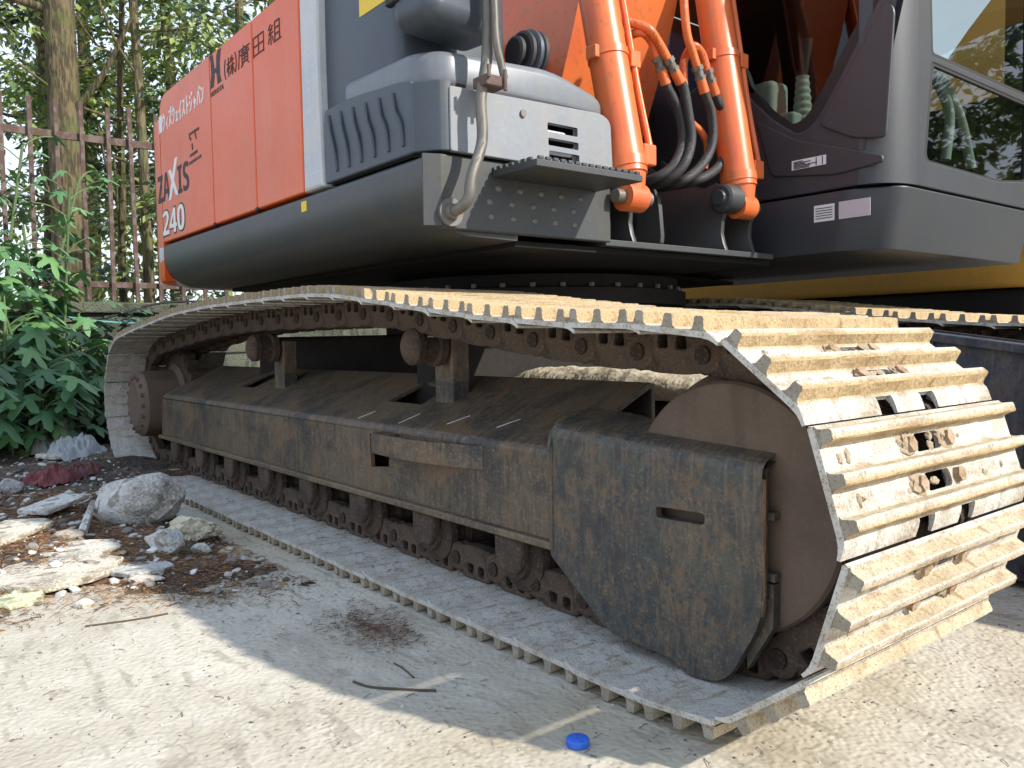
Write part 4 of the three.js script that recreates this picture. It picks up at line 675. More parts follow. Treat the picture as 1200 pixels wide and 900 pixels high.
const leafTone = (r, k) => { const a = r(); return k === 0 ? lerp3([0.07, 0.14, 0.04], [0.15, 0.24, 0.06], a) : k === 1 ? lerp3([0.15, 0.23, 0.045], [0.30, 0.36, 0.085], a) : lerp3([0.045, 0.09, 0.055], [0.08, 0.14, 0.08], a); };  // spray colours carry light: mid, sunlit yellow green, shaded blue green
// sprays of small pointed leaves gathered into one crown
function crownGeometry(seed, clusters, perCluster, size, spread) {
  const r = rng(seed), pos = [], nor = [], col = [], uv = [];
  const push = (p, n, c) => { pos.push(p.x, p.y, p.z); nor.push(n.x, n.y, n.z); col.push(c[0], c[1], c[2]); uv.push(0, 0); };
  for (const cl of clusters) {
    const up = V((r() - 0.5) * 1.1, 1, (r() - 0.5) * 1.1).normalize(), tx = V(r() - 0.5, 0, r() - 0.5).normalize(), ty = up.clone().cross(tx).normalize(); tx.crossVectors(ty, up);
    const tone = cl.tone ?? (r() < 0.58 ? 1 : r() < 0.5 ? 0 : 2), sp = spread * (0.6 + 0.8 * r());
    for (let i = 0; i < perCluster; i++) {
      const a = r() * 6.283, rr = Math.sqrt(r()) * sp, p = cl.p.clone().addScaledVector(tx, Math.cos(a) * rr * 1.25).addScaledVector(ty, Math.sin(a) * rr * 0.8).addScaledVector(up, (r() - 0.5) * sp * 0.55 - rr * rr * 0.35);
      const d = tx.clone().multiplyScalar(Math.cos(a)).addScaledVector(ty, Math.sin(a)).addScaledVector(up, -0.15 - 0.5 * r()).add(V((r() - 0.5) * 0.7, (r() - 0.5) * 0.5, (r() - 0.5) * 0.7)).normalize();
      const n = up.clone().add(V(r() - 0.5, (r() - 0.5) * 0.6, r() - 0.5).multiplyScalar(1.1)).normalize(), s = d.clone().cross(n).normalize(); n.crossVectors(s, d).normalize();
      const L = size * (0.7 + 0.7 * r()), w = L * (0.22 + 0.1 * r()), c = leafTone(r, tone), t = p.clone().addScaledVector(d, L).addScaledVector(n, -L * 0.12), m = p.clone().addScaledVector(d, L * 0.45).addScaledVector(n, -L * 0.03), A = m.clone().addScaledVector(s, w).addScaledVector(n, L * 0.08), B = m.clone().addScaledVector(s, -w).addScaledVector(n, L * 0.08);
      const n1 = n.clone().addScaledVector(s, -0.3).normalize(), n2 = n.clone().addScaledVector(s, 0.3).normalize();
      push(p, n1, c); push(A, n1, c); push(t, n1, c); push(p, n2, c); push(t, n2, c); push(B, n2, c);
    }
  }
  const g = new THREE.BufferGeometry(); g.setAttribute('position', new THREE.Float32BufferAttribute(pos, 3)); g.setAttribute('normal', new THREE.Float32BufferAttribute(nor, 3)); g.setAttribute('uv', new THREE.Float32BufferAttribute(uv, 2)); g.setAttribute('color', new THREE.Float32BufferAttribute(col, 3)); return g;
}
const tp = (px, X) => U(px, 300, 'x', X).z;
function tree(label, x, z, rad, h, seed, { lean = 0, cy = 4.2, cr = 2.2, ch = 3, n = 130, per = 58, size = 0.095, tone, bark = [1, 1, 1], front = 0 } = {}) {
  const t = thing('broadleaf_tree', label, 'tree', 'trees beyond the fence'), r = rng(seed); t.position.set(x, 0, z);
  const pts = []; for (let k = 0; k <= 6; k++) pts.push(V(lean * k / 6 * h + 0.05 * (r() - 0.5), k / 6 * h - 0.1, 0.06 * (r() - 0.5)));
  const cv = new THREE.CatmullRomCurve3(pts), ns = 30, rs = 14, pos = [], idx = [];
  const skin = (curve, r0, r1, ns2, gs) => { const P = [], I = [], fr = curve.computeFrenetFrames(ns2); for (let i = 0; i <= ns2; i++) { const q = curve.getPoint(i / ns2), rr = mixn(r0, r1, i / ns2) * (1 + (i === 0 ? 0.25 : i === 1 ? 0.1 : 0)); for (let k = 0; k < rs; k++) { const a = k / rs * 6.283, w = rr * (1 + 0.09 * (nz(k * 1.3, i * 0.5 + seed, 4) - 0.5)); const v = q.clone().addScaledVector(fr.normals[i], Math.cos(a) * w).addScaledVector(fr.binormals[i], Math.sin(a) * w); P.push(v.x, v.y, v.z); } } for (let i = 0; i < ns2; i++) for (let k = 0; k < rs; k++) { const a = i * rs + k, b = i * rs + (k + 1) % rs; I.push(a, b, a + rs, b, b + rs, a + rs); } const g = new THREE.BufferGeometry(); g.setAttribute('position', new THREE.Float32BufferAttribute(P, 3)); g.setIndex(I); g.computeVertexNormals(); gs.push(fin(g, { crease: 2, color: bark })); };
  const gs = []; skin(cv, rad, rad * 0.45, ns, gs);
  const clusters = [];
  for (let k = 0; k < 11; k++) { const b = cv.getPoint(0.25 + 0.7 * (k / 11)), a = Math.PI * (0.5 + r()) + (r() < 0.2 ? Math.PI : 0), L = cr * (0.6 + 0.5 * r()) * (Math.cos(a) > 0 ? 0.4 : 1), e = b.clone().add(V(Math.cos(a) * L, 0.25 + 0.8 * r(), Math.sin(a) * L)); const lim = new THREE.CatmullRomCurve3([b, b.clone().lerp(e, 0.5).add(V(0, -0.12, 0)), e]); skin(lim, rad * 0.22, 0.012, 8, gs); for (let j = 0; j < 4; j++) clusters.push({ p: lim.getPoint(0.45 + 0.55 * r()), tone }); }
  for (let k = 0; k < n; k++) { const a = r() * 6.283, u = r() * 2 - 1, q = Math.pow(r(), 0.4), s = Math.sqrt(1 - u * u); const dx = Math.cos(a) * s * q * cr; if (dx > front - 0.2 && Math.abs(Math.sin(a) * s * q * cr) < 0.6) continue; clusters.push({ p: V(lean * cy + (dx > 0 ? dx * 0.35 : dx), cy + u * q * ch, Math.sin(a) * s * q * cr), tone }); }
  const open = clusters.filter((c) => x + c.p.x < -8.1 || Math.abs(z + c.p.z - tp(84, -7.7)) > 0.5 || c.p.y > 5.2);   // no sprays hang before the thick trunk
  obj('trunk', gs, M.bark, t); obj('crown', crownGeometry(seed + 1, open, per, size, 0.42), M.leaf, t); return t;
}
tree('thick brown trunk tree right behind the fence, moss on its bark', -7.7, tp(84, -7.7), 0.185, 8, 11, { cy: 4.9, ch: 2.2, cr: 2.0, n: 38, lean: -0.012 });
tree('tree with dark trunk standing close behind the thick mossy trunk', -9.2, tp(66, -9.2), 0.14, 8, 12, { cy: 4.2, cr: 2.2, n: 34, bark: [0.45, 0.45, 0.42] });
tree('slim pale straight trunk tree beside the counterweight', -7.6, tp(171, -7.6), 0.062, 7, 13, { cy: 3.9, cr: 1.6, ch: 2.2, n: 50, lean: -0.01, bark: [1.15, 1.2, 1.2] });
tree('slim dark trunk tree behind the excavator roof, dense crown', -9.6, tp(205, -9.6), 0.09, 8, 14, { cy: 4.4, cr: 2.4, n: 44, bark: [0.6, 0.6, 0.55] });
tree('bushy yellow green tree rising over the orange engine cover', -8.6, tp(290, -8.6), 0.08, 7, 15, { cy: 4.0, cr: 1.9, n: 60, tone: 1 });
tree('tree in shaded leaf tone far behind the engine cover', -11.5, tp(330, -11.5), 0.12, 9, 16, { cy: 5.2, cr: 2.8, ch: 3.6, n: 90, tone: 2 });
tree('thin leaning young tree between fence pickets and slim pale trunk', -8.3, tp(140, -8.3), 0.05, 5, 17, { cy: 2.6, cr: 1.3, ch: 1.4, n: 26, lean: 0.10 });
tree('dark spreading tree beyond the left end of the visible fence', -10.2, tp(-40, -10.2), 0.12, 8, 18, { cy: 4.6, cr: 2.4, n: 36 });
tree('leafy tree farther back behind the dark trunk', -12.5, tp(110, -12.5), 0.12, 9, 19, { cy: 4.0, cr: 2.6, ch: 3.2, n: 30, tone: 0 });
tree('broad unseen tree added to darken the cab windscreen reflection', 4.6, -11.0, 0.16, 6, 81, { cy: 3.2, cr: 2.6, ch: 2.6, n: 120, size: 0.16, per: 60, front: 9 });  // this tree and the next two are added to darken windscreen reflections
tree('wide unseen tree added opposite the cab to darken its glass', 1.9, -12.0, 0.16, 6, 82, { cy: 3.2, cr: 2.6, ch: 2.6, n: 120, size: 0.16, per: 60, front: 9 });
tree('tall round unseen tree added beyond the yellow excavator to darken cab reflections', -0.7, -12.6, 0.16, 6, 83, { cy: 3.2, cr: 2.6, ch: 2.6, n: 120, size: 0.16, per: 60, front: 9 });
{ const r = rng(5), cl = []; for (let k = 0; k < 46; k++) cl.push({ p: V(-7.3 - 2.5 * r(), 0.9 + 0.8 * r() * r(), 3.5 - 9 * r()), tone: r() < 0.25 ? 1 : 2 }); stuff(obj('undergrowth', crownGeometry(6, cl, 60, 0.11, 0.4), M.leaf), 'dark tangled undergrowth behind the picket fence', 'undergrowth'); }
console.log('trees');

// ------------------------------------------------------------------ weeds with big lobed leaves in front of the wall
const leafGeos = [0, 1, 2].map((v) => {
  const lobes = [[0, 1], [0.85, 0.82], [-0.85, 0.82], [1.75, 0.55], [-1.75, 0.55]], n = 44, pts = [];
  for (let i = 0; i < n; i++) { const a = -Math.PI + (i + 0.5) / n * 2 * Math.PI; let q = 0.34; for (const [t, l] of lobes) q = Math.max(q, l * Math.exp(-Math.pow((a - t) / (0.36 + 0.04 * v), 2))); if (Math.abs(a) > 2.6) q *= 0.35; q *= 1 + 0.06 * ((i % 2) - 0.5) + 0.05 * (LAT[i * 7 + v * 50] - 0.5); pts.push([q * Math.cos(a), q * Math.sin(a)]); }
  const pos = [], idx = [], col = [], hgt = (x, y) => -0.22 * (x * x + y * y) - 0.10 * Math.abs(y) * (1 - Math.abs(y)) + 0.05 * Math.sin(5 * y + v);
  pos.push(0, 0.02, 0); for (const [x, y] of pts.map(([a, b]) => [a * 0.5, b * 0.5])) pos.push(x, hgt(x, y), y); for (const [x, y] of pts) pos.push(x, hgt(x, y), y);
  for (let i = 0; i < n; i++) { const a = 1 + i, b = 1 + (i + 1) % n; if (i === n - 1) continue; idx.push(0, b, a, a, b, a + n, b, b + n, a + n); }
  const g = new THREE.BufferGeometry(); g.setAttribute('position', new THREE.Float32BufferAttribute(pos, 3)); g.setIndex(idx); g.computeVertexNormals(); return fin(g, { crease: 3 });
});
const leafMats = [[0.115, 0.27, 0.095], [0.085, 0.21, 0.075], [0.16, 0.33, 0.11], [0.07, 0.17, 0.07]].map((c) => mat({ color: new THREE.Color().setRGB(...c), roughness: 0.5, transmission: 0.3, thickness: 0, side: THREE.DoubleSide }));
function weed(label, px, py, X, hgt, nLeaf, seed, sz = 0.16) {
  const b = U(px, py, 'x', X), w = thing('big_leaf_weed', label, 'weed', 'big leaf weeds against the wall'), r = rng(seed); w.position.set(X, 0.0, b.z);
  const lean = V((r() - 0.3) * 0.35, 1, (r() - 0.5) * 0.5), top = lean.clone().multiplyScalar(hgt), cv = new THREE.CatmullRomCurve3([V(0, -0.02, 0), top.clone().multiplyScalar(0.5).add(V(0.05 * (r() - 0.5), 0, 0.08 * (r() - 0.5))), top]);
  obj('stem', tube(cv.getPoints(8), 0.011, 20, 6, { color: [0.10, 0.15, 0.06] }), M.twig, w);
  for (let i = 0; i < nLeaf; i++) {
    const t = 0.18 + 0.82 * (i + r()) / nLeaf, s = cv.getPoint(Math.min(1, t)), a = i * 2.4 + r(), L = 0.12 + 0.16 * r(), dir = V(Math.cos(a) + 0.25, 0, Math.sin(a)), e = s.clone().addScaledVector(dir, L).add(V(0, 0.06 + 0.08 * r(), 0));
    obj('leaf_stalk', tube([s, s.clone().lerp(e, 0.5).add(V(0, 0.03, 0)), e], 0.0045, 8, 5, { color: [0.14, 0.20, 0.08] }), M.twig, w);
    const m = new THREE.Mesh(leafGeos[i % 3], leafMats[Math.floor(r() * 4)]); m.name = 'leaf'; m.castShadow = m.receiveShadow = true; m.position.copy(e); const k = sz * (0.75 + 0.6 * r()); m.scale.set(k, k, k); m.rotation.set((r() - 0.5) * 0.5, -Math.atan2(dir.z, dir.x), -0.25 - 0.5 * r(), 'YXZ'); w.add(m);
  }
}
weed('tall big leaf weed reaching above the wall against the picket fence', 30, 450, -5.75, 1.75, 16, 31, 0.17);
weed('tall weed with two pale leaves standing before the thick mossy trunk', 78, 450, -5.9, 1.68, 13, 32, 0.17);
weed('dense dark green weed beside the wall, next to the rear of the track', 95, 480, -5.5, 0.85, 16, 33, 0.17);
weed('low broad weed growing over the white sack', 62, 500, -5.3, 0.62, 16, 34, 0.17);
weed('medium big leaf weed leaning over the dark soil', 15, 480, -5.3, 1.05, 18, 35, 0.18);
weed('big leaf weed with wide pale leaves next to the cable on the wall', 45, 460, -5.75, 1.2, 18, 36, 0.18);
weed('short weed with drooping leaves at the edge of the soil', -15, 500, -5.0, 0.75, 14, 37, 0.18);
weed('tall weed rising beyond the left end of the white sack', -20, 450, -5.7, 1.6, 16, 38, 0.18);
weed('small weed tucked behind the rear end of the track', 112, 500, -5.75, 0.6, 12, 39, 0.14);
weed('bushy weed pressed against the foot of the concrete wall', 70, 480, -5.85, 0.95, 18, 40, 0.17);
weed('leafy weed standing between the fence foot and the tall weeds', 55, 460, -6.05, 1.42, 18, 61, 0.17);
weed('weed with many pale leaves under the sagging black cable', 10, 470, -6.0, 1.45, 20, 62, 0.18);
weed('broad weed growing from the soil beside the red cloth', 25, 500, -5.15, 0.6, 16, 63, 0.18);
weed('weed with upright leaves right behind the white sack', 82, 490, -5.6, 0.7, 16, 64, 0.16);
weed('weed leaning on the wall below the teal cable', 88, 460, -6.05, 1.05, 16, 65, 0.15);
weed('climbing weed with small leaves reaching up the fence pickets', 18, 460, -6.12, 2.15, 26, 66, 0.115);
weed('thin climbing weed twined between pickets beside the thick mossy trunk', 66, 460, -6.12, 1.95, 22, 67, 0.11);
weed('light green climbing weed at the left end of the visible fence', -6, 460, -6.1, 2.3, 26, 68, 0.12);
{ const r = rng(9), cl = []; for (let k = 0; k < 95; k++) { const z = 1.8 - 2.6 * r(), x = -6.2 + 0.85 * r(); cl.push({ p: V(x, 0.12 + (0.15 + 0.75 * step(-5.1, -6.2, x)) * r(), z), tone: r() < 0.2 ? 0 : 2 }); } stuff(obj('ground_cover', crownGeometry(8, cl, 55, 0.075, 0.26), M.leaf), 'dark low ground cover at the foot of the wall', 'ground cover'); }
console.log('weeds');

// ------------------------------------------------------------------ rubble, rubbish and litter
const onG = (px, py) => { const p = U(px, py, 'y', 0); p.y = soilTop(p.x, p.z); return p; };
function stone(name, label, px0, px1, py, hPx, seed, tint, { rot = 0, deep = 1, rough = 0.35, group, sink = 0.25 } = {}) {
  const a = onG(px0, py), b = onG(px1, py), c = onG((px0 + px1) / 2, py), w = a.distanceTo(b), dist = c.distanceTo(EYE), h = hPx / F * dist;
  const g = lump(seed, w / 2, h / 2, w / 2 * deep, rough, 4); g.rotateY(Math.atan2(-(b.z - a.z), b.x - a.x) + rot);
  const o = obj(name, fin(g, { color: tint, crease: 0.5 }), M.rock); o.position.set(c.x - 0.35 * w * deep * 0.8, c.y + h * (0.5 - sink), c.z - 0.35 * w * deep * 0.6); return tag(o, label, 'stone', group);
}
function slab(label, px0, px1, py, pyBack, th, seed, tint) {
  const a = onG(px0, py), b = onG(px1, py), k = onG((px0 + px1) / 2, pyBack), c = a.clone().add(b).multiplyScalar(0.5), w = a.distanceTo(b), d = k.distanceTo(c), r = rng(seed), n = 11, pts = [];
  for (let i = 0; i < n; i++) { const t = (i + 0.5 * r()) / n * 6.283, q = 0.86 + 0.28 * r(), e = Math.pow(Math.pow(Math.abs(Math.cos(t)), 3) + Math.pow(Math.abs(Math.sin(t)), 3), -1 / 3); pts.push([Math.cos(t) * q * e * w / 2, Math.sin(t) * q * e * d / 2]); }
  let g = new THREE.ExtrudeGeometry(shapeOf(pts), { depth: th - 0.008, bevelEnabled: true, bevelThickness: 0.004, bevelSize: 0.006, bevelSegments: 2, steps: 2 }); g.rotateX(-Math.PI / 2);
  const p = g.attributes.position; for (let i = 0; i < p.count; i++) { const x = p.getX(i), y = p.getY(i), z = p.getZ(i); p.setXYZ(i, x + 0.014 * (nz(x * 20 + seed, y * 30 + z * 20, 3) - 0.5), y + 0.012 * (nz(x * 9 + seed, z * 9, 5) - 0.5), z + 0.014 * (nz(z * 20, x * 20 + seed, 6) - 0.5)); }
  g.rotateY(Math.atan2(-(b.z - a.z), b.x - a.x)); const o = obj('concrete_slab', fin(g, { color: tint, crease: 0.6 }), M.rock), m = c.clone().lerp(k, 0.5); o.position.set(m.x, Math.max(soilTop(m.x, m.z), 0.004) - 0.006, m.z); o.rotation.x = 0.05 * (r() - 0.5); o.rotation.z = 0.05 * (r() - 0.5); return tag(o, label, 'stone');
}
stone('boulder', 'large pale boulder lying beside the rear of the track', 100, 202, 622, 62, 41, [0.84, 0.84, 0.83], { deep: 0.7, sink: 0.15 });
slab('wide flat sunlit concrete slab on the brown litter', 2, 130, 698, 668, 0.026, 42, [0.9, 0.85, 0.76]);
slab('thin long concrete slab lying behind the wide flat slab', 48, 140, 667, 651, 0.022, 43, [0.86, 0.84, 0.79]);
slab('rounded pale slab at the edge of the soil', -25, 40, 656, 632, 0.025, 44, [0.9, 0.86, 0.78]);
slab('greenish mossy slab beside the wide flat slab', -12, 44, 714, 697, 0.022, 45, [0.85, 0.92, 0.66]);
stone('rubble_chunk', 'angular grey chunk of broken concrete before the boulder', 166, 212, 660, 34, 46, [0.78, 0.79, 0.8], { deep: 0.8 });
stone('rubble_chunk', 'yellowish lump of rubble close to the track shoes', 192, 250, 638, 32, 47, [0.92, 0.86, 0.68], { deep: 0.7, rough: 0.6 });
slab('flat grey flake lying under the angular chunk', 132, 200, 682, 668, 0.018, 48, [0.8, 0.82, 0.82]);
stone('rubble_chunk', 'narrow pinkish brick strip in front of the flat grey flake', 144, 192, 689, 9, 49, [0.88, 0.80, 0.74], { deep: 0.3, rough: 0.2 });
stone('rubble_chunk', 'small white stone at the edge of the brown litter', 84, 107, 713, 11, 50, [0.95, 0.92, 0.86], { deep: 0.7 });
stone('rubble_chunk', 'round grey stone beside the red cloth', -5, 22, 587, 20, 51, [0.72, 0.73, 0.76], { deep: 0.9 });
stone('rubble_chunk', 'small grey stone half buried right of the yellowish lump', 222, 246, 652, 14, 52, [0.85, 0.85, 0.83], { deep: 0.8 });
stone('rubble_chunk', 'brown clod between the white plank and the angular chunk', 58, 95, 645, 12, 53, [0.55, 0.48, 0.42], { deep: 0.6, rough: 0.6 });
stone('rubble_chunk', 'chalky stone left of the boulder', 88, 104, 598, 12, 54, [1.0, 1.0, 0.98], { deep: 0.9 });
{ // white plank
  const a = onG(38, 622), b = onG(90, 607), d = b.clone().sub(a), L = d.length(), g = new RoundedBoxGeometry(L, 0.022, 0.13, 2, 0.006); const p = g.attributes.position; for (let i = 0; i < p.count; i++) p.setZ(i, p.getZ(i) * (1 + 0.25 * nz(p.getX(i) * 8 + 4, 1, 3)));
  g.rotateZ(0.10); g.rotateY(-Math.atan2(d.z, d.x)); const o = obj('plank', fin(g, { color: [1.0, 1.0, 0.98] }), M.rock); o.position.set((a.x + b.x) / 2, Math.max(a.y, b.y) + 0.035, (a.z + b.z) / 2); tag(o, 'short white painted plank lying on the dark soil', 'plank');
  const a2 = onG(97, 640), b2 = onG(110, 616), o2 = obj('plank', rod(a2.clone().add(V(0, 0.02, 0)), b2.clone().add(V(0, 0.06, 0)), 0.018, 0.012, 6, { color: [1.1, 1.1, 1.08] }), M.rock); tag(o2, 'thin white splinter leaning against the boulder', 'plank');
  const a3 = onG(58, 553), b3 = onG(82, 556), o3 = obj('plank', box(-0.11, 0.11, 0, 0.03, -0.03, 0.03, 0.01, { color: [1.1, 1.08, 1.02] }), M.rock); o3.position.set(a3.x, a3.y + 0.01, a3.z); o3.rotation.y = -Math.atan2(b3.z - a3.z, b3.x - a3.x); tag(o3, 'short cream stick of wood above the red cloth', 'plank');
}
function crumple(name, label, cat, c, sx, sy, sz, seed, tone, rot) {
  const n = 46, g = new THREE.PlaneGeometry(2, 2, n, n); g.rotateX(-Math.PI / 2); const p = g.attributes.position, col = [];
  for (let i = 0; i < p.count; i++) { const x = p.getX(i), z = p.getZ(i), e = Math.max(0, 1 - Math.pow(Math.hypot(x * (1 + 0.5 * (nz(x * 2 + seed, z * 2, 2) - 0.5)), z), 2)), f = nz(x * 3 + seed, z * 3, 5), q = Math.abs(nz(x * 6 + seed, z * 5, 7) - 0.5) * 2; p.setXYZ(i, x * sx * (0.8 + 0.4 * nz(z * 3, seed, 3)), sy * (0.25 + 0.75 * Math.sqrt(e)) * (0.35 + 1.0 * f) * (1 - 0.45 * q) - sy * 0.2, z * sz * (0.8 + 0.4 * nz(x * 3, seed, 4))); const k = 0.85 + 0.3 * nz(x * 4 + seed, z * 4, 9); col.push(tone[0] * k, tone[1] * k, tone[2] * k); }
  g.setAttribute('color', new THREE.Float32BufferAttribute(col, 3)); const o = obj(name, fin(g, { crease: 1.2 }), M.cloth); o.position.copy(c); o.rotation.y = rot; return tag(o, label, cat);
}
crumple('cloth', 'crumpled dull red cloth on the dark soil', 'cloth', onG(62, 574), 0.17, 0.10, 0.12, 3, [0.20, 0.06, 0.06], -0.9);
crumple('cloth', 'crumpled brownish red rag next to the white plank end', 'cloth', onG(95, 566), 0.15, 0.08, 0.10, 8, [0.15, 0.06, 0.055], -0.7);
crumple('plastic_sack', 'crumpled white plastic sack under the weeds', 'sack', onG(66, 541), 0.22, 0.24, 0.17, 5, [0.42, 0.42, 0.38], -0.4);
crumple('plastic_sack', 'torn bluish white plastic sack beside the rear of the track', 'sack', onG(90, 548), 0.20, 0.18, 0.14, 12, [0.36, 0.38, 0.38], -0.9);
{ // blue bottle cap
  const p = onG(677, 873), pr = [[0.001, 0], [0.0165, 0]].map(([r, y]) => P2(r, y)); const prof = [[0.001, 0.014], [0.019, 0.014], [0.0215, 0.0125], [0.0225, 0.010], [0.023, 0.001], [0.0225, 0.0], [0.001, 0]].map(([r, y]) => P2(r, y)); const g = new THREE.LatheGeometry(prof, 48);
  const q = g.attributes.position; for (let i = 0; i < q.count; i++) { const r0 = Math.hypot(q.getX(i), q.getZ(i)); if (r0 > 0.0223) { const a = Math.atan2(q.getZ(i), q.getX(i)), k = 1 + 0.02 * Math.sin(a * 24); q.setX(i, q.getX(i) * k); q.setZ(i, q.getZ(i) * k); } }
  g.index.array.reverse(); g.computeVertexNormals(); const o = obj('bottle_cap', fin(g, { crease: 0.6 }), M.blue); o.position.set(p.x, 0.001, p.z); tag(o, 'blue plastic bottle cap on the concrete', 'bottle cap');
}
const stick = (label, pts, r) => tag(obj('stick', tube(pts.map(([a, b, h = 0]) => onG(a, b).add(V(0, r + h, 0))), r, 24, 6, { color: [0.09, 0.065, 0.045] }), M.twig), label, 'stick');
stick('bent dark stick on the shaded concrete beside the track', [[414, 800], [432, 806], [470, 809], [511, 811]], 0.003);
stick('long thin twig crossing the edge of the shadow', [[100, 735], [130, 731], [165, 726], [197, 720]], 0.0028);
stick('short forked twig in the shade near the track shoes', [[462, 778], [472, 784], [485, 795]], 0.002);
// fallen needles, chips and gravel too many to count
{
  const litter = (name, label, n, seed, g, m, place, cols) => { const im = new THREE.InstancedMesh(g, m, n), r = rng(seed), o = new THREE.Object3D(), c = new THREE.Color(); let k = 0, guard = 0; while (k < n && guard++ < n * 40) { const q = place(r); if (!q) continue; o.position.set(q[0], q[1], q[2]); o.rotation.set((r() - 0.5) * (q[4] ?? 0.3), r() * 6.283, (r() - 0.5) * (q[4] ?? 0.3)); const s = q[3]; o.scale.set(s * (0.5 + r()), s * (0.7 + 0.6 * r()), s * (0.7 + 0.6 * r())); o.updateMatrix(); im.setMatrixAt(k, o.matrix); const cc = cols[Math.floor(r() * cols.length)], j = 0.7 + 0.6 * r(); im.setColorAt(k, c.setRGB(cc[0] * j, cc[1] * j, cc[2] * j)); k++; } im.count = k; im.name = name; im.castShadow = im.receiveShadow = true; scene.add(im); return stuff(im, label, 'litter'); };
  const needle = tube([V(-0.5, 0, 0), V(-0.15, 0.05, 0.08), V(0.2, 0.02, -0.05), V(0.5, 0, 0.06)], 0.034, 5, 4, {}), chip = lump(91, 1, 0.45, 0.8, 0.5, 1);
  const tw = mat({ color: 0xffffff, roughness: 0.95 }), rk = mat({ color: 0xffffff, roughness: 0.95 });
  const dens = (x, z) => nz(x * 1.7 + 5, z * 1.7, 12), browns = [[0.09, 0.07, 0.05], [0.05, 0.04, 0.035], [0.16, 0.12, 0.08], [0.22, 0.17, 0.12]];
  litter('needle_litter', 'dark needles and stems scattered over the concrete', 9500, 21, needle, tw, (r) => { const x = -3 + 5.2 * r(), z = -1.6 + 3.6 * r(), d = dens(x, z); if (r() > Math.pow(d, 3.2) * 4.5) return null; return [x, 0.0015, z, 0.006 + 0.026 * r() * r() * r(), 0.12]; }, browns);
  litter('shoe_litter', 'needles and crumbs lying on the lowest track shoes', 900, 22, needle, tw, (r) => { const x = -4.0 + 4.0 * r(), z = -0.01 - 0.2 * r(); if (r() > Math.pow(dens(x * 2, z * 2 + 3), 2) * 3) return null; return [x, 0.0465, z, 0.006 + 0.018 * r() * r(), 0.1]; }, browns);
  litter('brown_litter', 'reddish brown needles and bark on the soil edge', 20000, 23, needle, tw, (r) => { const x = -4.6 + 3.6 * r(), z = 0.1 + 2.2 * r(), m = soilMask(x, z); if (m < -0.16 * r() || m > 0.9 + r() * 2 || r() > step(0.38, 0.6, nz(x * 2.3 + 11, z * 2.3, 6))) return null; return [x, soilTop(x, z) + 0.004, z, 0.016 + 0.03 * r() * r(), 0.5]; }, [[0.30, 0.16, 0.065], [0.22, 0.11, 0.05], [0.38, 0.24, 0.11], [0.10, 0.06, 0.04]]);
  litter('gravel', 'small crumbs of broken concrete on the soil', 3400, 24, chip, rk, (r) => { const x = -5 + 4.0 * r(), z = 0.02 + 2.4 * r(), m = soilMask(x, z); if (m < 0.02) return null; return [x, soilTop(x, z) + 0.003, z, 0.005 + 0.022 * Math.pow(r(), 4), 1]; }, [[0.42, 0.41, 0.38], [0.26, 0.24, 0.22], [0.55, 0.54, 0.5], [0.16, 0.13, 0.1]]);
  litter('grit', 'pale grit and dark crumbs on the concrete beside the track', 4200, 25, chip, rk, (r) => { const x = -2.6 + 5 * r(), z = -1.8 + 3.6 * r(); if (r() > Math.pow(dens(x + 9, z), 2) * 3) return null; return [x, 0.001, z, 0.0018 + 0.004 * r() * r(), 1]; }, [[0.36, 0.33, 0.28], [0.16, 0.13, 0.1], [0.5, 0.48, 0.42]]);
  litter('brown_litter_patch', 'small heap of brown needles on the shaded concrete', 1500, 26, needle, tw, (r) => { const c = onG(437, 738), a = r() * 6.283, q = Math.pow(r(), 0.8) * 0.15 * (0.5 + nz(Math.cos(a) * 2 + 7, Math.sin(a) * 2, 5)); return [c.x + Math.cos(a) * q * 1.6, 0.004 + 0.006 * r(), c.z + Math.sin(a) * q * 0.8, 0.007 + 0.012 * r(), 0.5]; }, [[0.16, 0.08, 0.045], [0.09, 0.05, 0.03], [0.22, 0.13, 0.08]]);
}
{ const n = 90, g = new THREE.PlaneGeometry(1.02, 0.26, n, 26); g.rotateX(-Math.PI / 2); const p = g.attributes.position, r = rng(71);
  for (let i = 0; i < p.count; i++) { const x = p.getX(i), z = p.getZ(i), e = Math.max(0, 1 - Math.pow(z / 0.13, 2)) * Math.max(0, 1 - Math.pow(x / 0.51, 6)); p.setY(i, 0.11 * Math.sqrt(e) * (0.7 + 0.5 * nz(x * 5 + 3, z * 5, 4)) + 0.02 * (nz(x * 30, z * 30, 6) - 0.5) - 0.004); }
  const o = obj('dirt_heap', fin(g, { color: [1, 0.96, 0.86], crease: 2 }), M.ground); o.position.set(-0.95, 0.587, -0.86); tag(o, 'pale sunlit dirt heaped on the inner undercarriage of the excavator', 'dirt'); }
console.log('litter');
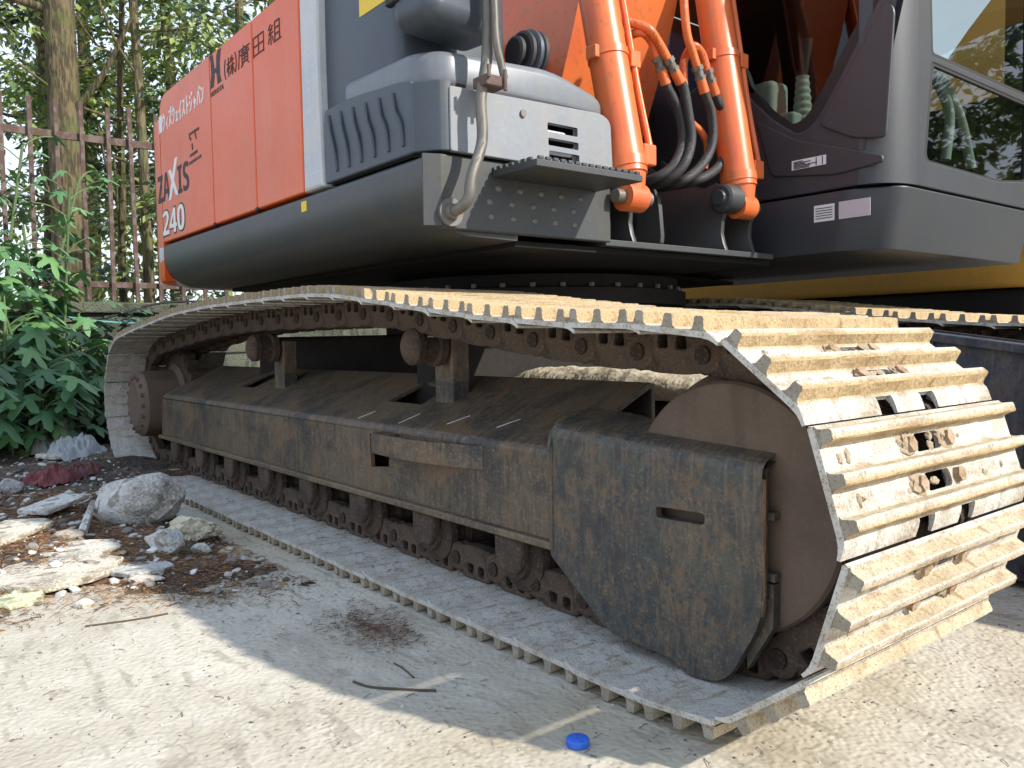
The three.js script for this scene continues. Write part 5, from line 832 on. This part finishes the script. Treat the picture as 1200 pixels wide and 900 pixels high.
// ------------------------------------------------------------------ steel skip and the yellow machine on the far side
{
  const s = thing('steel_skip', 'blue grey steel skip with sloping rim between the tracks', 'skip'), z0 = -1.5, z1 = -2.12;
  const pr = [[-0.5, 0.805], [1.15, 0.56], [1.15, 0.03], [-0.5, 0.03]]; obj('near_side', extXY(pr, z0, z0 - 0.02), M.bin, s); obj('far_side', extXY(pr, z1 + 0.02, z1), M.bin, s);
  obj('end_plate', box(-0.5, -0.48, 0.03, 0.79, z0 - 0.022, z1 + 0.022, 0.002), M.bin, s); obj('end_plate', box(1.13, 1.148, 0.03, 0.55, z0 - 0.022, z1 + 0.022, 0.002), M.bin, s); obj('floor_plate', box(-0.47, 1.12, 0.02, 0.04, z0 - 0.022, z1 + 0.022, 0.002), M.bin, s);
  const rim = extXY([[-0.52, 0.808], [1.17, 0.557], [1.17, 0.585], [-0.52, 0.836]], z0 + 0.02, z0 - 0.05, { bevel: 0.004 }); obj('rim', rim, M.bin, s);
  for (const x of [-0.2, 0.12, 0.45, 0.8]) obj('stiffener', box(x, x + 0.045, 0.04, 0.73 - 0.148 * (x + 0.05), z0, z0 + 0.02, 0.003), M.bin, s);
}
{
  const y = thing('yellow_excavator', 'yellow crawler excavator parked behind the orange excavator', 'excavator'); y.position.set(-2.8, 0, -5.6); const Zn = 1.35;
  const ring = (cx0, cx1, ry, cy) => { const p = []; for (let a = 90; a >= -90; a -= 12) p.push([cx1 + ry * Math.cos(a * Math.PI / 180), cy + ry * Math.sin(a * Math.PI / 180)]); for (let a = 270; a >= 90; a -= 12) p.push([cx0 + ry * Math.cos(a * Math.PI / 180), cy + ry * Math.sin(a * Math.PI / 180)]); return p; };
  for (const z of [Zn + 0.05, -Zn - 0.05]) { const t = part('crawler', y); obj('belt', extXY(ring(-1.75, 1.75, 0.43, 0.44), z - 0.3, z + 0.3, { holes: [ring(-1.75, 1.75, 0.36, 0.44)] }), M.shoe, t); obj('track_frame', box(-1.7, 1.7, 0.28, 0.6, z - 0.2, z + 0.2, 0.03), M.dark, t); for (const x of [-1.75, 1.75]) { const g = latheZ([[0.001, -0.2], [0.3, -0.2], [0.34, -0.15], [0.34, 0.15], [0.3, 0.2], [0.001, 0.2]], 32); g.translate(x, 0.44, z); obj('idler', g, M.dark, t); } }
  obj('center_frame', box(-1.8, 1.9, 0.45, 1.05, -1.2, 1.2, 0.05), M.deck, y);
  obj('deck', [extZY(roundPts([[Zn - 0.03, 1.40], [Zn, 1.36], [Zn, 1.22], [Zn - 0.12, 1.06], [-Zn + 0.12, 1.06], [-Zn, 1.22], [-Zn, 1.4]], 0.05, 4), -2.2, 1.92)], M.yellow, y);
  obj('engine_house', box(-2.3, 0.2, 1.41, 2.3, -Zn + 0.05, Zn - 0.05, 0.08), M.yellow, y); obj('counterweight', box(-2.9, -2.31, 1.15, 2.2, -Zn + 0.05, Zn - 0.05, 0.2), M.yellow, y);
  obj('tool_box', box(0.25, 1.7, 1.41, 1.9, 0.4, Zn - 0.05, 0.06), M.yellow, y);
  const bm = new THREE.CatmullRomCurve3([V(0.6, 1.6, 0), V(1.2, 2.4, 0), V(2.1, 3.2, 0), V(3.2, 3.6, 0), V(4.6, 3.2, 0)]), pts = bm.getPoints(24), o1 = [], o2 = []; pts.forEach((p, i) => { const d = bm.getTangent(i / 24), k = 0.32 + 0.22 * Math.sin(i / 24 * Math.PI); o1.push([p.x - d.y * k, p.y + d.x * k]); o2.push([p.x + d.y * k, p.y - d.x * k]); });
  obj('boom', extXY([...o1, ...o2.reverse()], -0.22, 0.22, { crease: 0.5 }), M.yellow, y);
  const c = part('cab', y); obj('cab_shell', [box(0.4, 1.85, 1.42, 1.7, -Zn + 0.05, -0.35, 0.04), box(0.4, 1.85, 2.75, 2.85, -Zn + 0.05, -0.35, 0.04), box(0.4, 0.5, 1.7, 2.75, -Zn + 0.05, -0.35, 0.02), ...[-Zn + 0.06, -0.42].map((z) => box(1.76, 1.84, 1.7, 2.75, z, z + 0.07, 0.01))], M.yellow, c); obj('cab_glass', box(1.8, 1.805, 1.7, 2.75, -Zn + 0.14, -0.43, 0), M.glass, c);
}
console.log('done');
renderer.render(scene, camera);
